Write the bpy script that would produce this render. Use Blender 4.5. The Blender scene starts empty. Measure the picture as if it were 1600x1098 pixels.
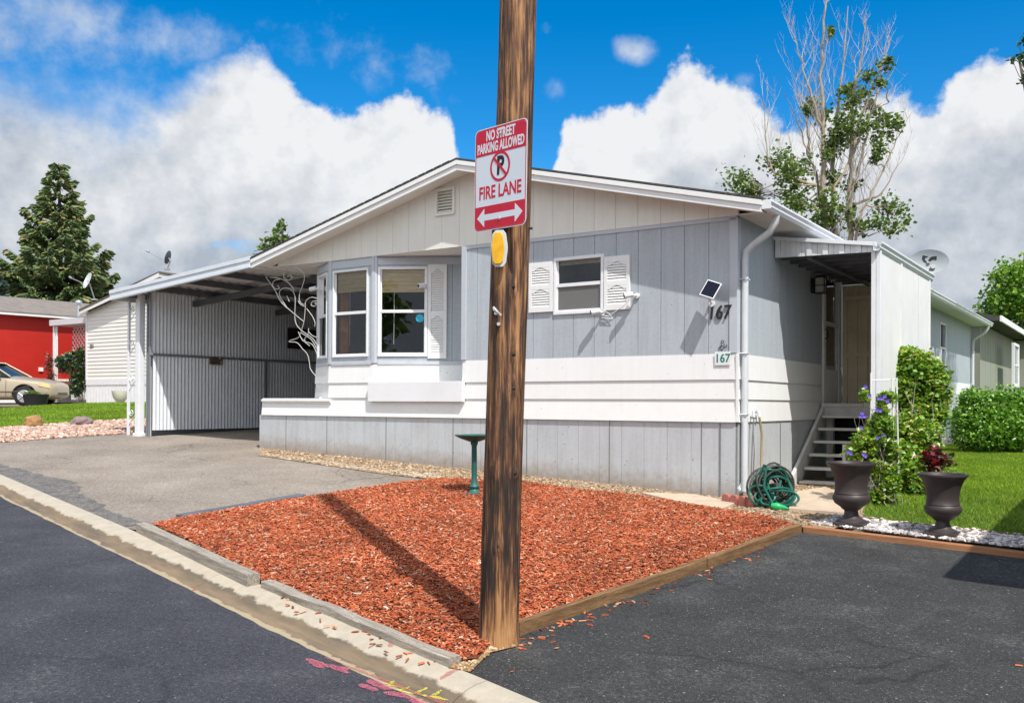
import bpy, bmesh, math, random
import numpy as np
from mathutils import Vector, Matrix, noise
R = math.radians
sc = bpy.context.scene
C = sc.collection
rng = np.random.default_rng(7); random.seed(7)
F = 1465.0; HY = 620.0; CH = 1.5

# ---------------------------------------------------------------- camera
cd = bpy.data.cameras.new('camera'); cam = bpy.data.objects.new('camera', cd); C.objects.link(cam)
cam.location = (0, 0, CH); cam.rotation_euler = (R(90), 0, 0)
cd.sensor_width = 36; cd.lens = 36*F/1600; cd.shift_y = (HY-549)/1600
cd.clip_start = .05; cd.clip_end = 3000
sc.camera = cam

# ---------------------------------------------------------------- sky, sun, exposure
SUN_EL = 57.0; SAZ = (.424, -.906)
w = bpy.data.worlds.new('World'); sc.world = w; w.use_nodes = True
N = w.node_tree.nodes; L = w.node_tree.links; N.clear()
def wn(t, **k):
    n = N.new(t)
    for a, b in k.items(): setattr(n, a, b)
    return n
def wm(op, a, b=None, c=None, clamp=False):
    n = wn('ShaderNodeMath', operation=op); n.use_clamp = clamp
    for i, v in enumerate((a, b, c)):
        if v is None: continue
        if isinstance(v, (int, float)): n.inputs[i].default_value = v
        else: L.new(v, n.inputs[i])
    return n.outputs[0]
sky = wn('ShaderNodeTexSky', sky_type='NISHITA'); sky.sun_disc = False
sky.sun_elevation = R(SUN_EL); sky.sun_rotation = math.atan2(SAZ[0], SAZ[1])
sky.altitude = 1600; sky.air_density = 1.0; sky.dust_density = .25; sky.ozone_density = 2.0
hs = wn('ShaderNodeHueSaturation'); hs.inputs['Saturation'].default_value = 1.48; hs.inputs['Value'].default_value = 1.18
hs.inputs['Hue'].default_value = .497
L.new(sky.outputs[0], hs.inputs['Color'])
tc = wn('ShaderNodeTexCoord'); sx = wn('ShaderNodeSeparateXYZ'); L.new(tc.outputs['Generated'], sx.inputs[0])
az = wm('ARCTAN2', sx.outputs[0], sx.outputs[1])
el = wm('ARCSINE', sx.outputs[2])
# elevation of the cloud tops as a function of azimuth
fc = wn('ShaderNodeFloatCurve')
PT = [(-700, 40), (-300, 60), (0, 62), (120, 95), (230, 92), (300, 85), (350, 68), (400, 78), (440, 112), (475, 150), (540, 172), (600, 150), (640, 158),
      (690, 185), (715, 225), (732, 300), (780, 420), (850, 330), (872, 248), (900, 192), (960, 186), (1015, 172), (1050, 112), (1085, 98), (1120, 135), (1160, 132),
      (1190, 165), (1240, 190), (1330, 165), (1400, 152), (1450, 150), (1500, 118), (1545, 92), (1620, 88), (1800, 120), (2400, 60)]
cv = fc.mapping.curves[0]
pts = []
for x, y in PT:
    a = math.atan((x-800)/F); e = math.atan((HY-y)/F*math.cos(a)); pts.append(((a+1.2)/2.4, e/.7))
cv.points[0].location = (0, .5); cv.points[1].location = (1, .5)
for p in pts:
    q = cv.points.new(*p); q.handle_type = 'AUTO'
fc.mapping.update()
L.new(wm('MULTIPLY_ADD', az, 1/2.4, .5, clamp=True), fc.inputs['Value'])
top = wm('MULTIPLY', fc.outputs[0], .7)
depth = wm('SUBTRACT', top, el)
def wnoise(scale, detail, rough, off=0, lac=2.0, stretch=(1, 1, 1)):
    mp = wn('ShaderNodeMapping'); mp.inputs['Location'].default_value = (off, off*.7, -off); mp.inputs['Scale'].default_value = stretch
    L.new(tc.outputs['Generated'], mp.inputs[0])
    n = wn('ShaderNodeTexNoise'); n.inputs['Scale'].default_value = scale; n.inputs['Detail'].default_value = detail
    n.inputs['Roughness'].default_value = rough; n.inputs['Lacunarity'].default_value = lac
    L.new(mp.outputs[0], n.inputs['Vector']); return n.outputs['Fac']
n1 = wnoise(11, 9, .58, 1.3)
n2 = wnoise(3.2, 6, .55, 5.1, stretch=(1, 1, 1.8))
n3 = wnoise(16, 8, .6, 9.4)
n4 = wnoise(4, 6, .6, 2.2, stretch=(1, 1, 3.0))
n1s = wnoise(11, 9, .58, 1.3+.011)
nb2 = wnoise(30, 7, .6, 4.4)
dens = wm('ADD', depth, wm('ADD', wm('MULTIPLY', wm('SUBTRACT', n1, .5), .13), wm('MULTIPLY', wm('SUBTRACT', nb2, .5), .035)))
mr = wn('ShaderNodeMapRange', interpolation_type='SMOOTHSTEP'); mr.inputs[1].default_value = -.004
sf = wn('ShaderNodeMapRange'); sf.inputs[1].default_value = -.22; sf.inputs[2].default_value = -.42; sf.inputs[3].default_value = .014; sf.inputs[4].default_value = .10; L.new(az, sf.inputs[0]); L.new(sf.outputs[0], mr.inputs[2])
L.new(dens, mr.inputs[0]); body = mr.outputs[0]
# thinner drifts above the masses (directions in az/el)
wisp = None
for (x, y, rx, ry, s) in [(640, 105, 150, 50, .62), (990, 78, 42, 26, .95), (850, 45, 30, 24, .6), (862, 140, 36, 34, .6), (150, 40, 420, 75, .72), (60, 30, 260, 100, .85), (480, 60, 260, 60, .55), (1180, 60, 1, 1, 0), (1160, 128, 34, 24, .8),
                           (690, 150, 60, 40, .5), (1450, 335, 1, 1, 0)]:
    if s == 0: continue
    a0 = math.atan((x-800)/F); e0 = math.atan((HY-y)/F*math.cos(a0)); rx = rx/F*math.cos(a0)**2; ry = ry/F
    dx = wm('MULTIPLY', wm('SUBTRACT', az, a0), 1/rx); dy = wm('MULTIPLY', wm('SUBTRACT', el, e0), 1/ry)
    r2 = wm('ADD', wm('MULTIPLY', dx, dx), wm('MULTIPLY', dy, dy))
    g = wm('MULTIPLY', wm('SUBTRACT', 1.25, wm('SQRT', r2), clamp=True), s)
    wisp = g if wisp is None else wm('MAXIMUM', wisp, g)
mr2 = wn('ShaderNodeMapRange', interpolation_type='SMOOTHSTEP'); mr2.inputs[1].default_value = .28; mr2.inputs[2].default_value = 1.0
L.new(wm('ADD', wm('MULTIPLY', wisp, .75), wm('MULTIPLY', wm('SUBTRACT', n3, .5), 1.3)), mr2.inputs[0])
wis = wm('MULTIPLY', mr2.outputs[0], .8)
# open blue gaps low in the cloud at the right
gapn = wn('ShaderNodeMapRange', interpolation_type='SMOOTHSTEP'); gapn.inputs[1].default_value = .60; gapn.inputs[2].default_value = .72
L.new(n4, gapn.inputs[0])
lowm = wn('ShaderNodeMapRange'); lowm.inputs[1].default_value = .10; lowm.inputs[2].default_value = .2
L.new(depth, lowm.inputs[0])
body2 = wm('MULTIPLY', body, wm('SUBTRACT', 1, wm('MULTIPLY', wm('MULTIPLY', gapn.outputs[0], lowm.outputs[0]), .7)))
# broken cloud added behind the viewer, unseen, to raise ambient light on the fronts
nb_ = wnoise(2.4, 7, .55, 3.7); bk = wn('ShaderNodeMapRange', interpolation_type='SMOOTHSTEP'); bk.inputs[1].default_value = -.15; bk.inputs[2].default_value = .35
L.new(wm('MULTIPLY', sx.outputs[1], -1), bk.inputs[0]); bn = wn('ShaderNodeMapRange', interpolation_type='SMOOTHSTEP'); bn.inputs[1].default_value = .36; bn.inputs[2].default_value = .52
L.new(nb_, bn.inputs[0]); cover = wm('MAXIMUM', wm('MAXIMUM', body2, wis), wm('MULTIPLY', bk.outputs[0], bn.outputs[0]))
# cloud brightness: bright billowing rims, greyer undersides
gr = wn('ShaderNodeMapRange', interpolation_type='SMOOTHSTEP'); gr.inputs[1].default_value = -.01; gr.inputs[2].default_value = .17
L.new(wm('ADD', depth, wm('MULTIPLY', wm('SUBTRACT', n2, .5), .55)), gr.inputs[0])
bil = wm('MULTIPLY', wm('SUBTRACT', n1, .5), .9)
lf = wn('ShaderNodeMapRange'); lf.inputs[1].default_value = -.25; lf.inputs[2].default_value = -.5; lf.inputs[3].default_value = 0; lf.inputs[4].default_value = .25; L.new(az, lf.inputs[0])
shade = wm('ADD', wm('ADD', wm('MULTIPLY', gr.outputs[0], .72), lf.outputs[0]), wm('ADD', wm('MULTIPLY', bil, -.45), wm('MULTIPLY', wm('SUBTRACT', n1s, n1), 2.2)), clamp=True)
cr = wn('ShaderNodeMix', data_type='RGBA'); cr.inputs[6].default_value = (.60, .61, .625, 1); cr.inputs[7].default_value = (.30, .34, .395, 1)
L.new(shade, cr.inputs[0])
bg1 = wn('ShaderNodeBackground'); bg1.inputs[1].default_value = .105; L.new(hs.outputs[0], bg1.inputs[0])
bg2 = wn('ShaderNodeBackground'); L.new(wm('MULTIPLY_ADD', bk.outputs[0], .75, 1.0), bg2.inputs[1]); L.new(cr.outputs[2], bg2.inputs[0])  # added cloud behind the viewer is boosted to lift shaded walls
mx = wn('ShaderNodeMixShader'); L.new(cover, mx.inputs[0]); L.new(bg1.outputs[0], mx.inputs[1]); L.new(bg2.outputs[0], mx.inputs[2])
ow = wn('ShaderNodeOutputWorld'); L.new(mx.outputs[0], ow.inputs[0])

sd_ = bpy.data.lights.new('sun', 'SUN'); so = bpy.data.objects.new('sun', sd_); C.objects.link(so)
sd_.energy = 3.7; sd_.angle = R(.55); sd_.color = (1, .97, .925)
ce = math.cos(R(SUN_EL)); sdir = Vector((SAZ[0]*ce, SAZ[1]*ce, math.sin(R(SUN_EL))))
so.rotation_euler = sdir.to_track_quat('Z', 'Y').to_euler(); so.location = (10, -15, 30)
vs = sc.view_settings; vs.view_transform = 'Standard'; vs.look = 'None'; vs.exposure = 0.54; vs.gamma = 1; vs.use_curve_mapping = False

# ---------------------------------------------------------------- helpers
def tag(o, label=None, cat=None, group=None, kind=None):
    for k, v in (('label', label), ('category', cat), ('group', group), ('kind', kind)):
        if v: o[k] = v
    return o
OFF = {}
def thing(name, label, cat, base=(0, 0, 0), M=None, group=None, rotz=0):
    """Empty at the thing's base; children are written in the frame M (default world) and shifted by base"""
    o = bpy.data.objects.new(name, None); C.objects.link(o); o.empty_display_size = .2
    M = M or Matrix.Identity(4)
    o.matrix_world = M @ Matrix.Translation(base) @ Matrix.Rotation(rotz, 4, 'Z')
    OFF[o.name] = Vector(base) if rotz == 0 else Vector((0, 0, 0))
    return tag(o, label, cat, group)
class MB:
    def __init__(s): s.v = []; s.f = []
    def add(s, vs, fs):
        n = len(s.v); s.v += [tuple(p) for p in vs]; s.f += [tuple(i+n for i in f) for f in fs]; return s
    def hexa(s, p):  # 8 corners: bottom 4, top 4
        return s.add(p, [(0, 3, 2, 1), (4, 5, 6, 7), (0, 1, 5, 4), (1, 2, 6, 5), (2, 3, 7, 6), (3, 0, 4, 7)])
    def box(s, x0, x1, y0, y1, z0, z1):
        return s.hexa([(x0, y0, z0), (x1, y0, z0), (x1, y1, z0), (x0, y1, z0), (x0, y0, z1), (x1, y0, z1), (x1, y1, z1), (x0, y1, z1)])
    def fbox(s, f, u0, u1, d0, d1, z0, z1):
        return s.hexa([f.p(u0, d0, z0), f.p(u1, d0, z0), f.p(u1, d1, z0), f.p(u0, d1, z0), f.p(u0, d0, z1), f.p(u1, d0, z1), f.p(u1, d1, z1), f.p(u0, d1, z1)])
    def obox(s, c, ax, sx_, sy_, sz_):  # oriented box: centre, 3 axes, half sizes
        a, b, d = [Vector(q)*h for q, h in zip(ax, (sx_, sy_, sz_))]; c = Vector(c)
        return s.hexa([c-a-b-d, c+a-b-d, c+a+b-d, c-a+b-d, c-a-b+d, c+a-b+d, c+a+b+d, c-a+b+d])
    def prism(s, poly, fn, d0, d1):  # fn(a,b,d)->point
        n = len(poly); P = [fn(a, b, d0) for a, b in poly]+[fn(a, b, d1) for a, b in poly]
        return s.add(P, [tuple(range(n)), tuple(range(2*n-1, n-1, -1))]+[(i, (i+1) % n, n+(i+1) % n, n+i) for i in range(n)])
    def tube(s, pts, r, n=6, cap=True):
        pts = [Vector(p) for p in pts]; m = len(pts); rs = r if isinstance(r, (list, tuple)) else [r]*m
        V = []; up = Vector((0, 0, 1)); prev = None
        for i, p in enumerate(pts):
            t = (pts[min(i+1, m-1)]-pts[max(i-1, 0)])
            t = t.normalized() if t.length > 1e-9 else Vector((0, 0, 1))
            if prev is None: a = t.cross(up if abs(t.z) < .9 else Vector((1, 0, 0))).normalized()
            else:
                a = prev-t*prev.dot(t); a = a.normalized() if a.length > 1e-6 else t.orthogonal().normalized()
            prev = a; b = t.cross(a)
            for k in range(n):
                th = 2*math.pi*k/n; V.append(p+(a*math.cos(th)+b*math.sin(th))*rs[i])
        Fs = [(i*n+k, i*n+(k+1) % n, (i+1)*n+(k+1) % n, (i+1)*n+k) for i in range(m-1) for k in range(n)]
        if cap: Fs += [tuple(range(n-1, -1, -1)), tuple((m-1)*n+k for k in range(n))]
        return s.add(V, Fs)
    def cyl(s, c, r, h, n=24, r2=None):
        return s.tube([c, (c[0], c[1], c[2]+h)], [r, r if r2 is None else r2], n)
    def lathe(s, prof, c=(0, 0, 0), n=32, fn=None):
        V = []
        for r, z in prof:
            for k in range(n):
                th = 2*math.pi*k/n; V.append((c[0]+r*math.cos(th), c[1]+r*math.sin(th), c[2]+z))
        m = len(prof)
        Fs = [(i*n+k, i*n+(k+1) % n, (i+1)*n+(k+1) % n, (i+1)*n+k) for i in range(m-1) for k in range(n)]
        Fs += [tuple(range(n-1, -1, -1)), tuple((m-1)*n+k for k in range(n))]
        if fn: V = [fn(v) for v in V]
        return s.add(V, Fs)
    def sphere(s, c, r, sz=1.0, n=12, m=8):
        return s.lathe([(max(1e-4, r*math.sin(math.pi*i/m)), -r*sz*math.cos(math.pi*i/m)) for i in range(m+1)], c, n)
    def build(s, name, mat, parent=None, smooth=False, bevel=0, base=None, segs=2):
        me = bpy.data.meshes.new(name)
        off = Vector((0, 0, 0))
        if parent is not None: off = OFF.get(parent.name, off)
        elif base is not None: off = Vector(base)
        me.from_pydata([tuple(Vector(p)-off) for p in s.v], [], s.f)
        bm = bmesh.new(); bm.from_mesh(me); bmesh.ops.recalc_face_normals(bm, faces=bm.faces); bm.to_mesh(me); bm.free()
        o = bpy.data.objects.new(name, me); C.objects.link(o)
        if mat: me.materials.append(mat)
        if parent is not None: o.parent = parent; OFF[o.name] = off
        elif base is not None: o.location = base
        if smooth:
            for p in me.polygons: p.use_smooth = True
            me.set_sharp_from_angle(angle=R(40))
        if bevel:
            b = o.modifiers.new('bevel', 'BEVEL'); b.width = bevel; b.segments = segs; b.limit_method = 'ANGLE'; b.angle_limit = R(40)
        return o
def copy_tree(o, parent=None):
    c = o.copy(); C.objects.link(c); c.parent = parent
    for ch in list(o.children): copy_tree(ch, c)
    return c
class Fr:
    """wall frame: origin, direction along the wall, outward direction (in the local space of matrix M)"""
    def __init__(s, o, u, d, M): s.o = Vector((o[0], o[1], 0)); s.u = Vector((u[0], u[1], 0)).normalized(); s.d = Vector((d[0], d[1], 0)).normalized(); s.Mi = M.inverted()
    def p(s, u, d, z): q = s.o+s.u*u+s.d*d; return (q.x, q.y, z)
    def hit(s, px, py, off=0):
        o = s.Mi @ Vector((0, 0, CH)); dr = s.Mi.to_3x3() @ Vector(((px-800)/F, 1, (HY-py)/F))
        t = ((s.o+s.d*off-o).dot(s.d))/dr.dot(s.d); q = o+dr*t
        return (q-s.o).dot(s.u), q.z
# ground height: rises gently away from the street, levels off beside the house
DC = 10.7; CX, CY = .239*DC, DC
def zg(x, y):
    x = np.asarray(x, float); y = np.asarray(y, float)
    yy = np.maximum(y, 3.0)
    a = -1.852+.0664*np.minimum(yy, 17)+.032*(np.clip(yy, 17, 33)-17)-.0033*np.clip(x, -12, 12)
    q = (x-CX)*.829-(y-CY)*.559
    k = np.clip((q+1.2)/1.2, 0, 1); k = k*k*(3-2*k)
    lo = -1.155
    sm = np.minimum(a, lo)
    t = np.clip((a-lo+.1)/.2, 0, 1); sm = np.where(np.abs(a-lo) < .1, a*(1-t)+lo*t-.05*2*t*(1-t)*.5, sm)
    k = np.where(y > 7.5, k, 0.0)
    return CH+a*(1-k)+sm*k
def gz(x, y): return float(zg(x, y))
def gp(px, py, dz=0):
    dx = (px-800)/F; dzr = (HY-py)/F; t = 2.0; st = .02
    while t < 400:
        if CH+dzr*t < gz(dx*t, t)+dz: break
        t += st*max(1, t/8)
    a, b = t-st*max(1, t/8), t
    for _ in range(20):
        m = (a+b)/2
        if CH+dzr*m < gz(dx*m, m)+dz: b = m
        else: a = m
    return (dx*b, b)
def gp3(px, py, dz=0):
    x, y = gp(px, py, dz); return Vector((x, y, gz(x, y)+dz))
def at(px, py, Y): return Vector(((px-800)/F*Y, Y, CH+(HY-py)/F*Y))

def mesh_np(name, V, Fa, mat, attrs=None, smooth=False, parent=None, loc=None):
    V = np.asarray(V, np.float32).reshape(-1, 3); Fa = np.asarray(Fa, np.int32)
    if loc is not None: V = V-np.asarray(loc, np.float32)
    me = bpy.data.meshes.new(name); me.vertices.add(len(V)); me.vertices.foreach_set('co', V.ravel())
    nf, k = Fa.shape; me.loops.add(nf*k); me.loops.foreach_set('vertex_index', Fa.ravel())
    me.polygons.add(nf); me.polygons.foreach_set('loop_start', np.arange(0, nf*k, k, dtype=np.int32)); me.polygons.foreach_set('loop_total', np.full(nf, k, np.int32))
    me.polygons.foreach_set('use_smooth', np.full(nf, smooth))
    for nm, a in (attrs or {}).items():
        at_ = me.attributes.new(nm, 'FLOAT', 'FACE'); at_.data.foreach_set('value', np.asarray(a, np.float32))
    me.update(calc_edges=True); me.materials.append(mat)
    o = bpy.data.objects.new(name, me); C.objects.link(o)
    if parent is not None: o.parent = parent
    elif loc is not None: o.location = loc
    return o
def scatter(P, protoV, protoF, S, rot, rnd=None):
    """place a copy of proto at each P with scale S (n,3) and rotation matrices rot (n,3,3)"""
    n = len(P); pv = np.asarray(protoV, float); pf = np.asarray(protoF)
    V = np.einsum('nij,nkj->nki', rot, pv[None]*S[:, None, :])+P[:, None, :]
    Fa = (pf[None]+(np.arange(n)*len(pv))[:, None, None]).reshape(-1, pf.shape[1])
    r = np.repeat(rng.random(n) if rnd is None else rnd, len(pf))
    return V.reshape(-1, 3), Fa, r
def rots(n, tilt=.3, tilt_min=0.0):
    a = rng.random(n)*2*np.pi; b = tilt_min+rng.random(n)*(tilt-tilt_min); c = rng.random(n)*2*np.pi
    def rz(t):
        m = np.zeros((len(t), 3, 3)); m[:, 0, 0] = np.cos(t); m[:, 0, 1] = -np.sin(t); m[:, 1, 0] = np.sin(t); m[:, 1, 1] = np.cos(t); m[:, 2, 2] = 1; return m
    def rx(t):
        m = np.zeros((len(t), 3, 3)); m[:, 1, 1] = np.cos(t); m[:, 1, 2] = -np.sin(t); m[:, 2, 1] = np.sin(t); m[:, 2, 2] = np.cos(t); m[:, 0, 0] = 1; return m
    return rz(a) @ rx(b) @ rz(c)
def inpoly(P, poly):
    x, y = P[:, 0], P[:, 1]; r = np.zeros(len(P), bool); n = len(poly)
    for i in range(n):
        x1, y1 = poly[i]; x2, y2 = poly[(i+1) % n]
        if y1 == y2: continue
        c = ((y1 > y) != (y2 > y)) & (x < (x2-x1)*(y-y1)/(y2-y1)+x1); r ^= c
    return r
def rand_in(poly, n, weight_near=False):
    poly = np.asarray(poly); lo = poly.min(0); hi = poly.max(0); out = np.zeros((0, 2))
    while len(out) < n:
        P = lo+rng.random((n*2, 2))*(hi-lo); P = P[inpoly(P, poly)]
        if weight_near: P = P[rng.random(len(P)) < np.clip((8/np.maximum(P[:, 1], 1))**2, 0, 1)]
        out = np.vstack([out, P])
    return out[:n]
def sheet(name, poly, dz, mat, cell=.5, kind='structure', zf=None, jag=0, thick=0):
    bm = bmesh.new(); poly = [Vector(p[:2]) for p in poly]
    if jag:
        q = []
        for i, a in enumerate(poly):
            b = poly[(i+1) % len(poly)]; n = max(1, int((b-a).length/.06)) if (a.y < 16) else 1
            for k in range(n):
                m = a.lerp(b, k/n)
                if k: m += Vector((noise.noise(Vector((m.x*9, m.y*9, 3))), noise.noise(Vector((m.x*9, m.y*9, 8)))))*jag
                q.append(m)
        poly = q
    vs_ = [bm.verts.new((p.x, p.y, 0)) for p in poly]; f = bm.faces.new(vs_)
    bmesh.ops.triangulate(bm, faces=[f])
    xs = [p.x for p in poly]; ys = [p.y for p in poly]
    for ax, lo, hi in ((0, min(xs), max(xs)), (1, min(ys), max(ys))):
        c = math.floor(lo/cell)*cell+cell
        while c < hi:
            if abs(c) > 40 and ax == 0: c += 5; continue
            co = [0, 0, 0]; no = [0, 0, 0]; co[ax] = c; no[ax] = 1
            bmesh.ops.bisect_plane(bm, geom=bm.verts[:]+bm.edges[:]+bm.faces[:], plane_co=co, plane_no=no); c += cell
    for v in bm.verts: v.co.z = (zf or gz)(v.co.x, v.co.y)+dz
    bmesh.ops.recalc_face_normals(bm, faces=bm.faces)
    me = bpy.data.meshes.new(name); bm.to_mesh(me); bm.free()
    if len(me.polygons) and me.polygons[0].normal.z < 0: me.flip_normals()
    me.materials.append(mat); o = bpy.data.objects.new(name, me); C.objects.link(o)
    if kind: o['kind'] = kind
    return o
def text_geo(s, size=1, bold=0.0, extrude=.001, xs=1.0, align='CENTER', shear=0):
    c = bpy.data.curves.new('t', 'FONT'); c.body = s; c.size = size; c.offset = bold; c.extrude = extrude; c.align_x = align; c.align_y = 'CENTER'; c.resolution_u = 3; c.shear = shear
    o = bpy.data.objects.new('t', c); C.objects.link(o)
    me = bpy.data.meshes.new_from_object(o.evaluated_get(bpy.context.evaluated_depsgraph_get()))
    V = [(v.co.x*xs, v.co.y, v.co.z) for v in me.vertices]; Fs = [tuple(p.vertices) for p in me.polygons]
    bpy.data.objects.remove(o); bpy.data.curves.remove(c); bpy.data.meshes.remove(me)
    return V, Fs

# ---------------------------------------------------------------- materials
MATS = {}
def mat(name, col, rough=.7, var=.12, vscale=6, bump=0, bscale=40, metal=0, stretch=(1, 1, 1), col2=None, spots=None, spec=.4, coat=0, dirt=0, dscale=2.0, grain=0, gscale=150, dust=0, dustc=(.2, .2, .18), crack=0, cscale=.55, streak=0):
    """principled with two scales of colour variation, optional second colour, speckles and bump"""
    if name in MATS: return MATS[name]
    m = bpy.data.materials.new(name); m.use_nodes = True; nt = m.node_tree; n = nt.nodes; l = nt.links
    b = n['Principled BSDF']; b.inputs['Roughness'].default_value = rough; b.inputs['Metallic'].default_value = metal; b.inputs['Specular IOR Level'].default_value = spec
    if coat: b.inputs['Coat Weight'].default_value = coat; b.inputs['Coat Roughness'].default_value = .08
    t = n.new('ShaderNodeTexCoord'); mp = n.new('ShaderNodeMapping'); mp.inputs['Scale'].default_value = stretch; l.new(t.outputs['Object'], mp.inputs[0])
    def nz(sc_, det=6, ro=.6):
        q = n.new('ShaderNodeTexNoise'); q.inputs['Scale'].default_value = sc_; q.inputs['Detail'].default_value = det; q.inputs['Roughness'].default_value = ro; l.new(mp.outputs[0], q.inputs['Vector']); return q.outputs['Fac']
    def mr_(src, a, b_, c_, d_):
        q = n.new('ShaderNodeMapRange'); l.new(src, q.inputs[0])
        for i, v in enumerate((a, b_, c_, d_)): q.inputs[i+1].default_value = v
        return q.outputs[0]
    def mixc(f, a, b_, mode='MIX'):
        q = n.new('ShaderNodeMix'); q.data_type = 'RGBA'; q.blend_type = mode
        for i, v in ((0, f), (6, a), (7, b_)):
            if isinstance(v, (int, float)): q.inputs[i].default_value = v
            elif isinstance(v, tuple): q.inputs[i].default_value = (*v[:3], 1)
            else: l.new(v, q.inputs[i])
        return q.outputs[2]
    c1 = tuple(col); c2 = tuple(col2) if col2 else tuple(x*(1-var*2) for x in col)
    out = mixc(mr_(nz(vscale), .3, .7, 0, 1), c1, c2)
    if dirt:
        out = mixc(mr_(nz(dscale, 8, .65), .52, .75, 0, dirt), out, tuple(x*y for x, y in zip(col, (.62, .55, .45))))
    if spots:
        for (sc_, th, cc, am) in spots:
            v = n.new('ShaderNodeTexVoronoi'); v.inputs['Scale'].default_value = sc_; l.new(mp.outputs[0], v.inputs['Vector'])
            g = n.new('ShaderNodeSeparateColor'); l.new(v.outputs['Color'], g.inputs[0])
            k = n.new('ShaderNodeMath'); k.operation = 'MULTIPLY'; l.new(mr_(v.outputs['Distance'], .2, .45, 1, 0), k.inputs[0]); l.new(mr_(g.outputs[0], th, th+.02, 0, am), k.inputs[1])
            out = mixc(k.outputs[0], out, cc)
    if streak:
        mp2 = n.new('ShaderNodeMapping'); mp2.inputs['Scale'].default_value = (1, 1, .06); l.new(t.outputs['Object'], mp2.inputs[0]); q = n.new('ShaderNodeTexNoise'); q.inputs['Scale'].default_value = 14; q.inputs['Detail'].default_value = 7; q.inputs['Roughness'].default_value = .7; l.new(mp2.outputs[0], q.inputs['Vector'])
        out = mixc(mr_(q.outputs['Fac'], .48, .72, 0, streak), out, tuple(x*y for x, y in zip(col, (.60, .55, .48))))
        out = mixc(mr_(q.outputs['Fac'], .50, .30, 0, streak*.6), out, tuple(min(.85, x*1.22) for x in col))
    if dust:
        k = n.new('ShaderNodeMath'); k.operation = 'MULTIPLY'; l.new(mr_(nz(1.7, 7, .62), .50, .68, 0, 1), k.inputs[0]); l.new(mr_(nz(38, 6, .75), .46, .60, 0, dust), k.inputs[1]); out = mixc(k.outputs[0], out, dustc)
    if crack:
        q = n.new('ShaderNodeTexNoise'); q.inputs['Scale'].default_value = 2.2; q.inputs['Detail'].default_value = 6; l.new(t.outputs['Object'], q.inputs['Vector']); vm = n.new('ShaderNodeMix'); vm.data_type = 'RGBA'; vm.blend_type = 'ADD'; vm.inputs[0].default_value = .35; l.new(t.outputs['Object'], vm.inputs[6]); l.new(q.outputs['Color'], vm.inputs[7])
        v = n.new('ShaderNodeTexVoronoi'); v.feature = 'DISTANCE_TO_EDGE'; v.inputs['Scale'].default_value = cscale; l.new(vm.outputs[2], v.inputs['Vector'])
        k = n.new('ShaderNodeMath'); k.operation = 'MULTIPLY'; l.new(mr_(v.outputs['Distance'], .002, .010, 1, 0), k.inputs[0]); l.new(mr_(nz(.8, 3, .5), .42, .60, 0, crack), k.inputs[1]); out = mixc(k.outputs[0], out, tuple(x*.32 for x in col))
    if grain:
        hv = n.new('ShaderNodeHueSaturation'); l.new(out, hv.inputs['Color']); ga = mr_(nz(gscale, 3, .75), .35, .65, 1-grain, 1+grain); gb = mr_(nz(gscale*.28, 3, .6), .35, .65, 1-grain*.5, 1+grain*.5)
        k = n.new('ShaderNodeMath'); k.operation = 'MULTIPLY'; l.new(ga, k.inputs[0]); l.new(gb, k.inputs[1]); l.new(k.outputs[0], hv.inputs['Value']); out = hv.outputs[0]
    l.new(out, b.inputs['Base Color'])
    if bump:
        bp = n.new('ShaderNodeBump'); bp.inputs['Strength'].default_value = bump; bp.inputs['Distance'].default_value = .01; l.new(nz(bscale, 5, .6), bp.inputs['Height']); l.new(bp.outputs[0], b.inputs['Normal'])
    MATS[name] = m; return m
def attr_mat(name, ramp, rough=.7, trans=0, spec=.3, nscale=0):
    """colour chosen per face from attribute rnd; optional thin translucency for leaves"""
    if name in MATS: return MATS[name]
    m = bpy.data.materials.new(name); m.use_nodes = True; n = m.node_tree.nodes; l = m.node_tree.links; b = n['Principled BSDF']
    a = n.new('ShaderNodeAttribute'); a.attribute_name = 'rnd'; r = n.new('ShaderNodeValToRGB'); l.new(a.outputs['Fac'], r.inputs[0])
    e = r.color_ramp.elements
    while len(e) < len(ramp): e.new(.5)
    for i, (p, c) in enumerate(ramp): e[i].position = p; e[i].color = (*c, 1)
    col = r.outputs[0]
    if nscale:
        g = n.new('ShaderNodeNewGeometry'); q = n.new('ShaderNodeTexNoise'); q.inputs['Scale'].default_value = nscale; q.inputs['Detail'].default_value = 5; l.new(g.outputs['Position'], q.inputs['Vector'])
        mr_ = n.new('ShaderNodeMapRange'); l.new(q.outputs['Fac'], mr_.inputs[0]); mr_.inputs[1].default_value = .3; mr_.inputs[2].default_value = .7; mr_.inputs[3].default_value = .72; mr_.inputs[4].default_value = 1.2
        hv = n.new('ShaderNodeHueSaturation'); l.new(col, hv.inputs['Color']); l.new(mr_.outputs[0], hv.inputs['Value']); col = hv.outputs[0]
    l.new(col, b.inputs['Base Color']); b.inputs['Roughness'].default_value = rough; b.inputs['Specular IOR Level'].default_value = spec
    if trans:
        t = n.new('ShaderNodeBsdfTranslucent'); hs_ = n.new('ShaderNodeHueSaturation'); hs_.inputs['Value'].default_value = 1.5; hs_.inputs['Hue'].default_value = .49; l.new(col, hs_.inputs['Color']); l.new(hs_.outputs[0], t.inputs[0])
        mx_ = n.new('ShaderNodeMixShader'); mx_.inputs[0].default_value = trans; l.new(b.outputs[0], mx_.inputs[1]); l.new(t.outputs[0], mx_.inputs[2]); l.new(mx_.outputs[0], n['Material Output'].inputs[0])
    MATS[name] = m; return m
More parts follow.
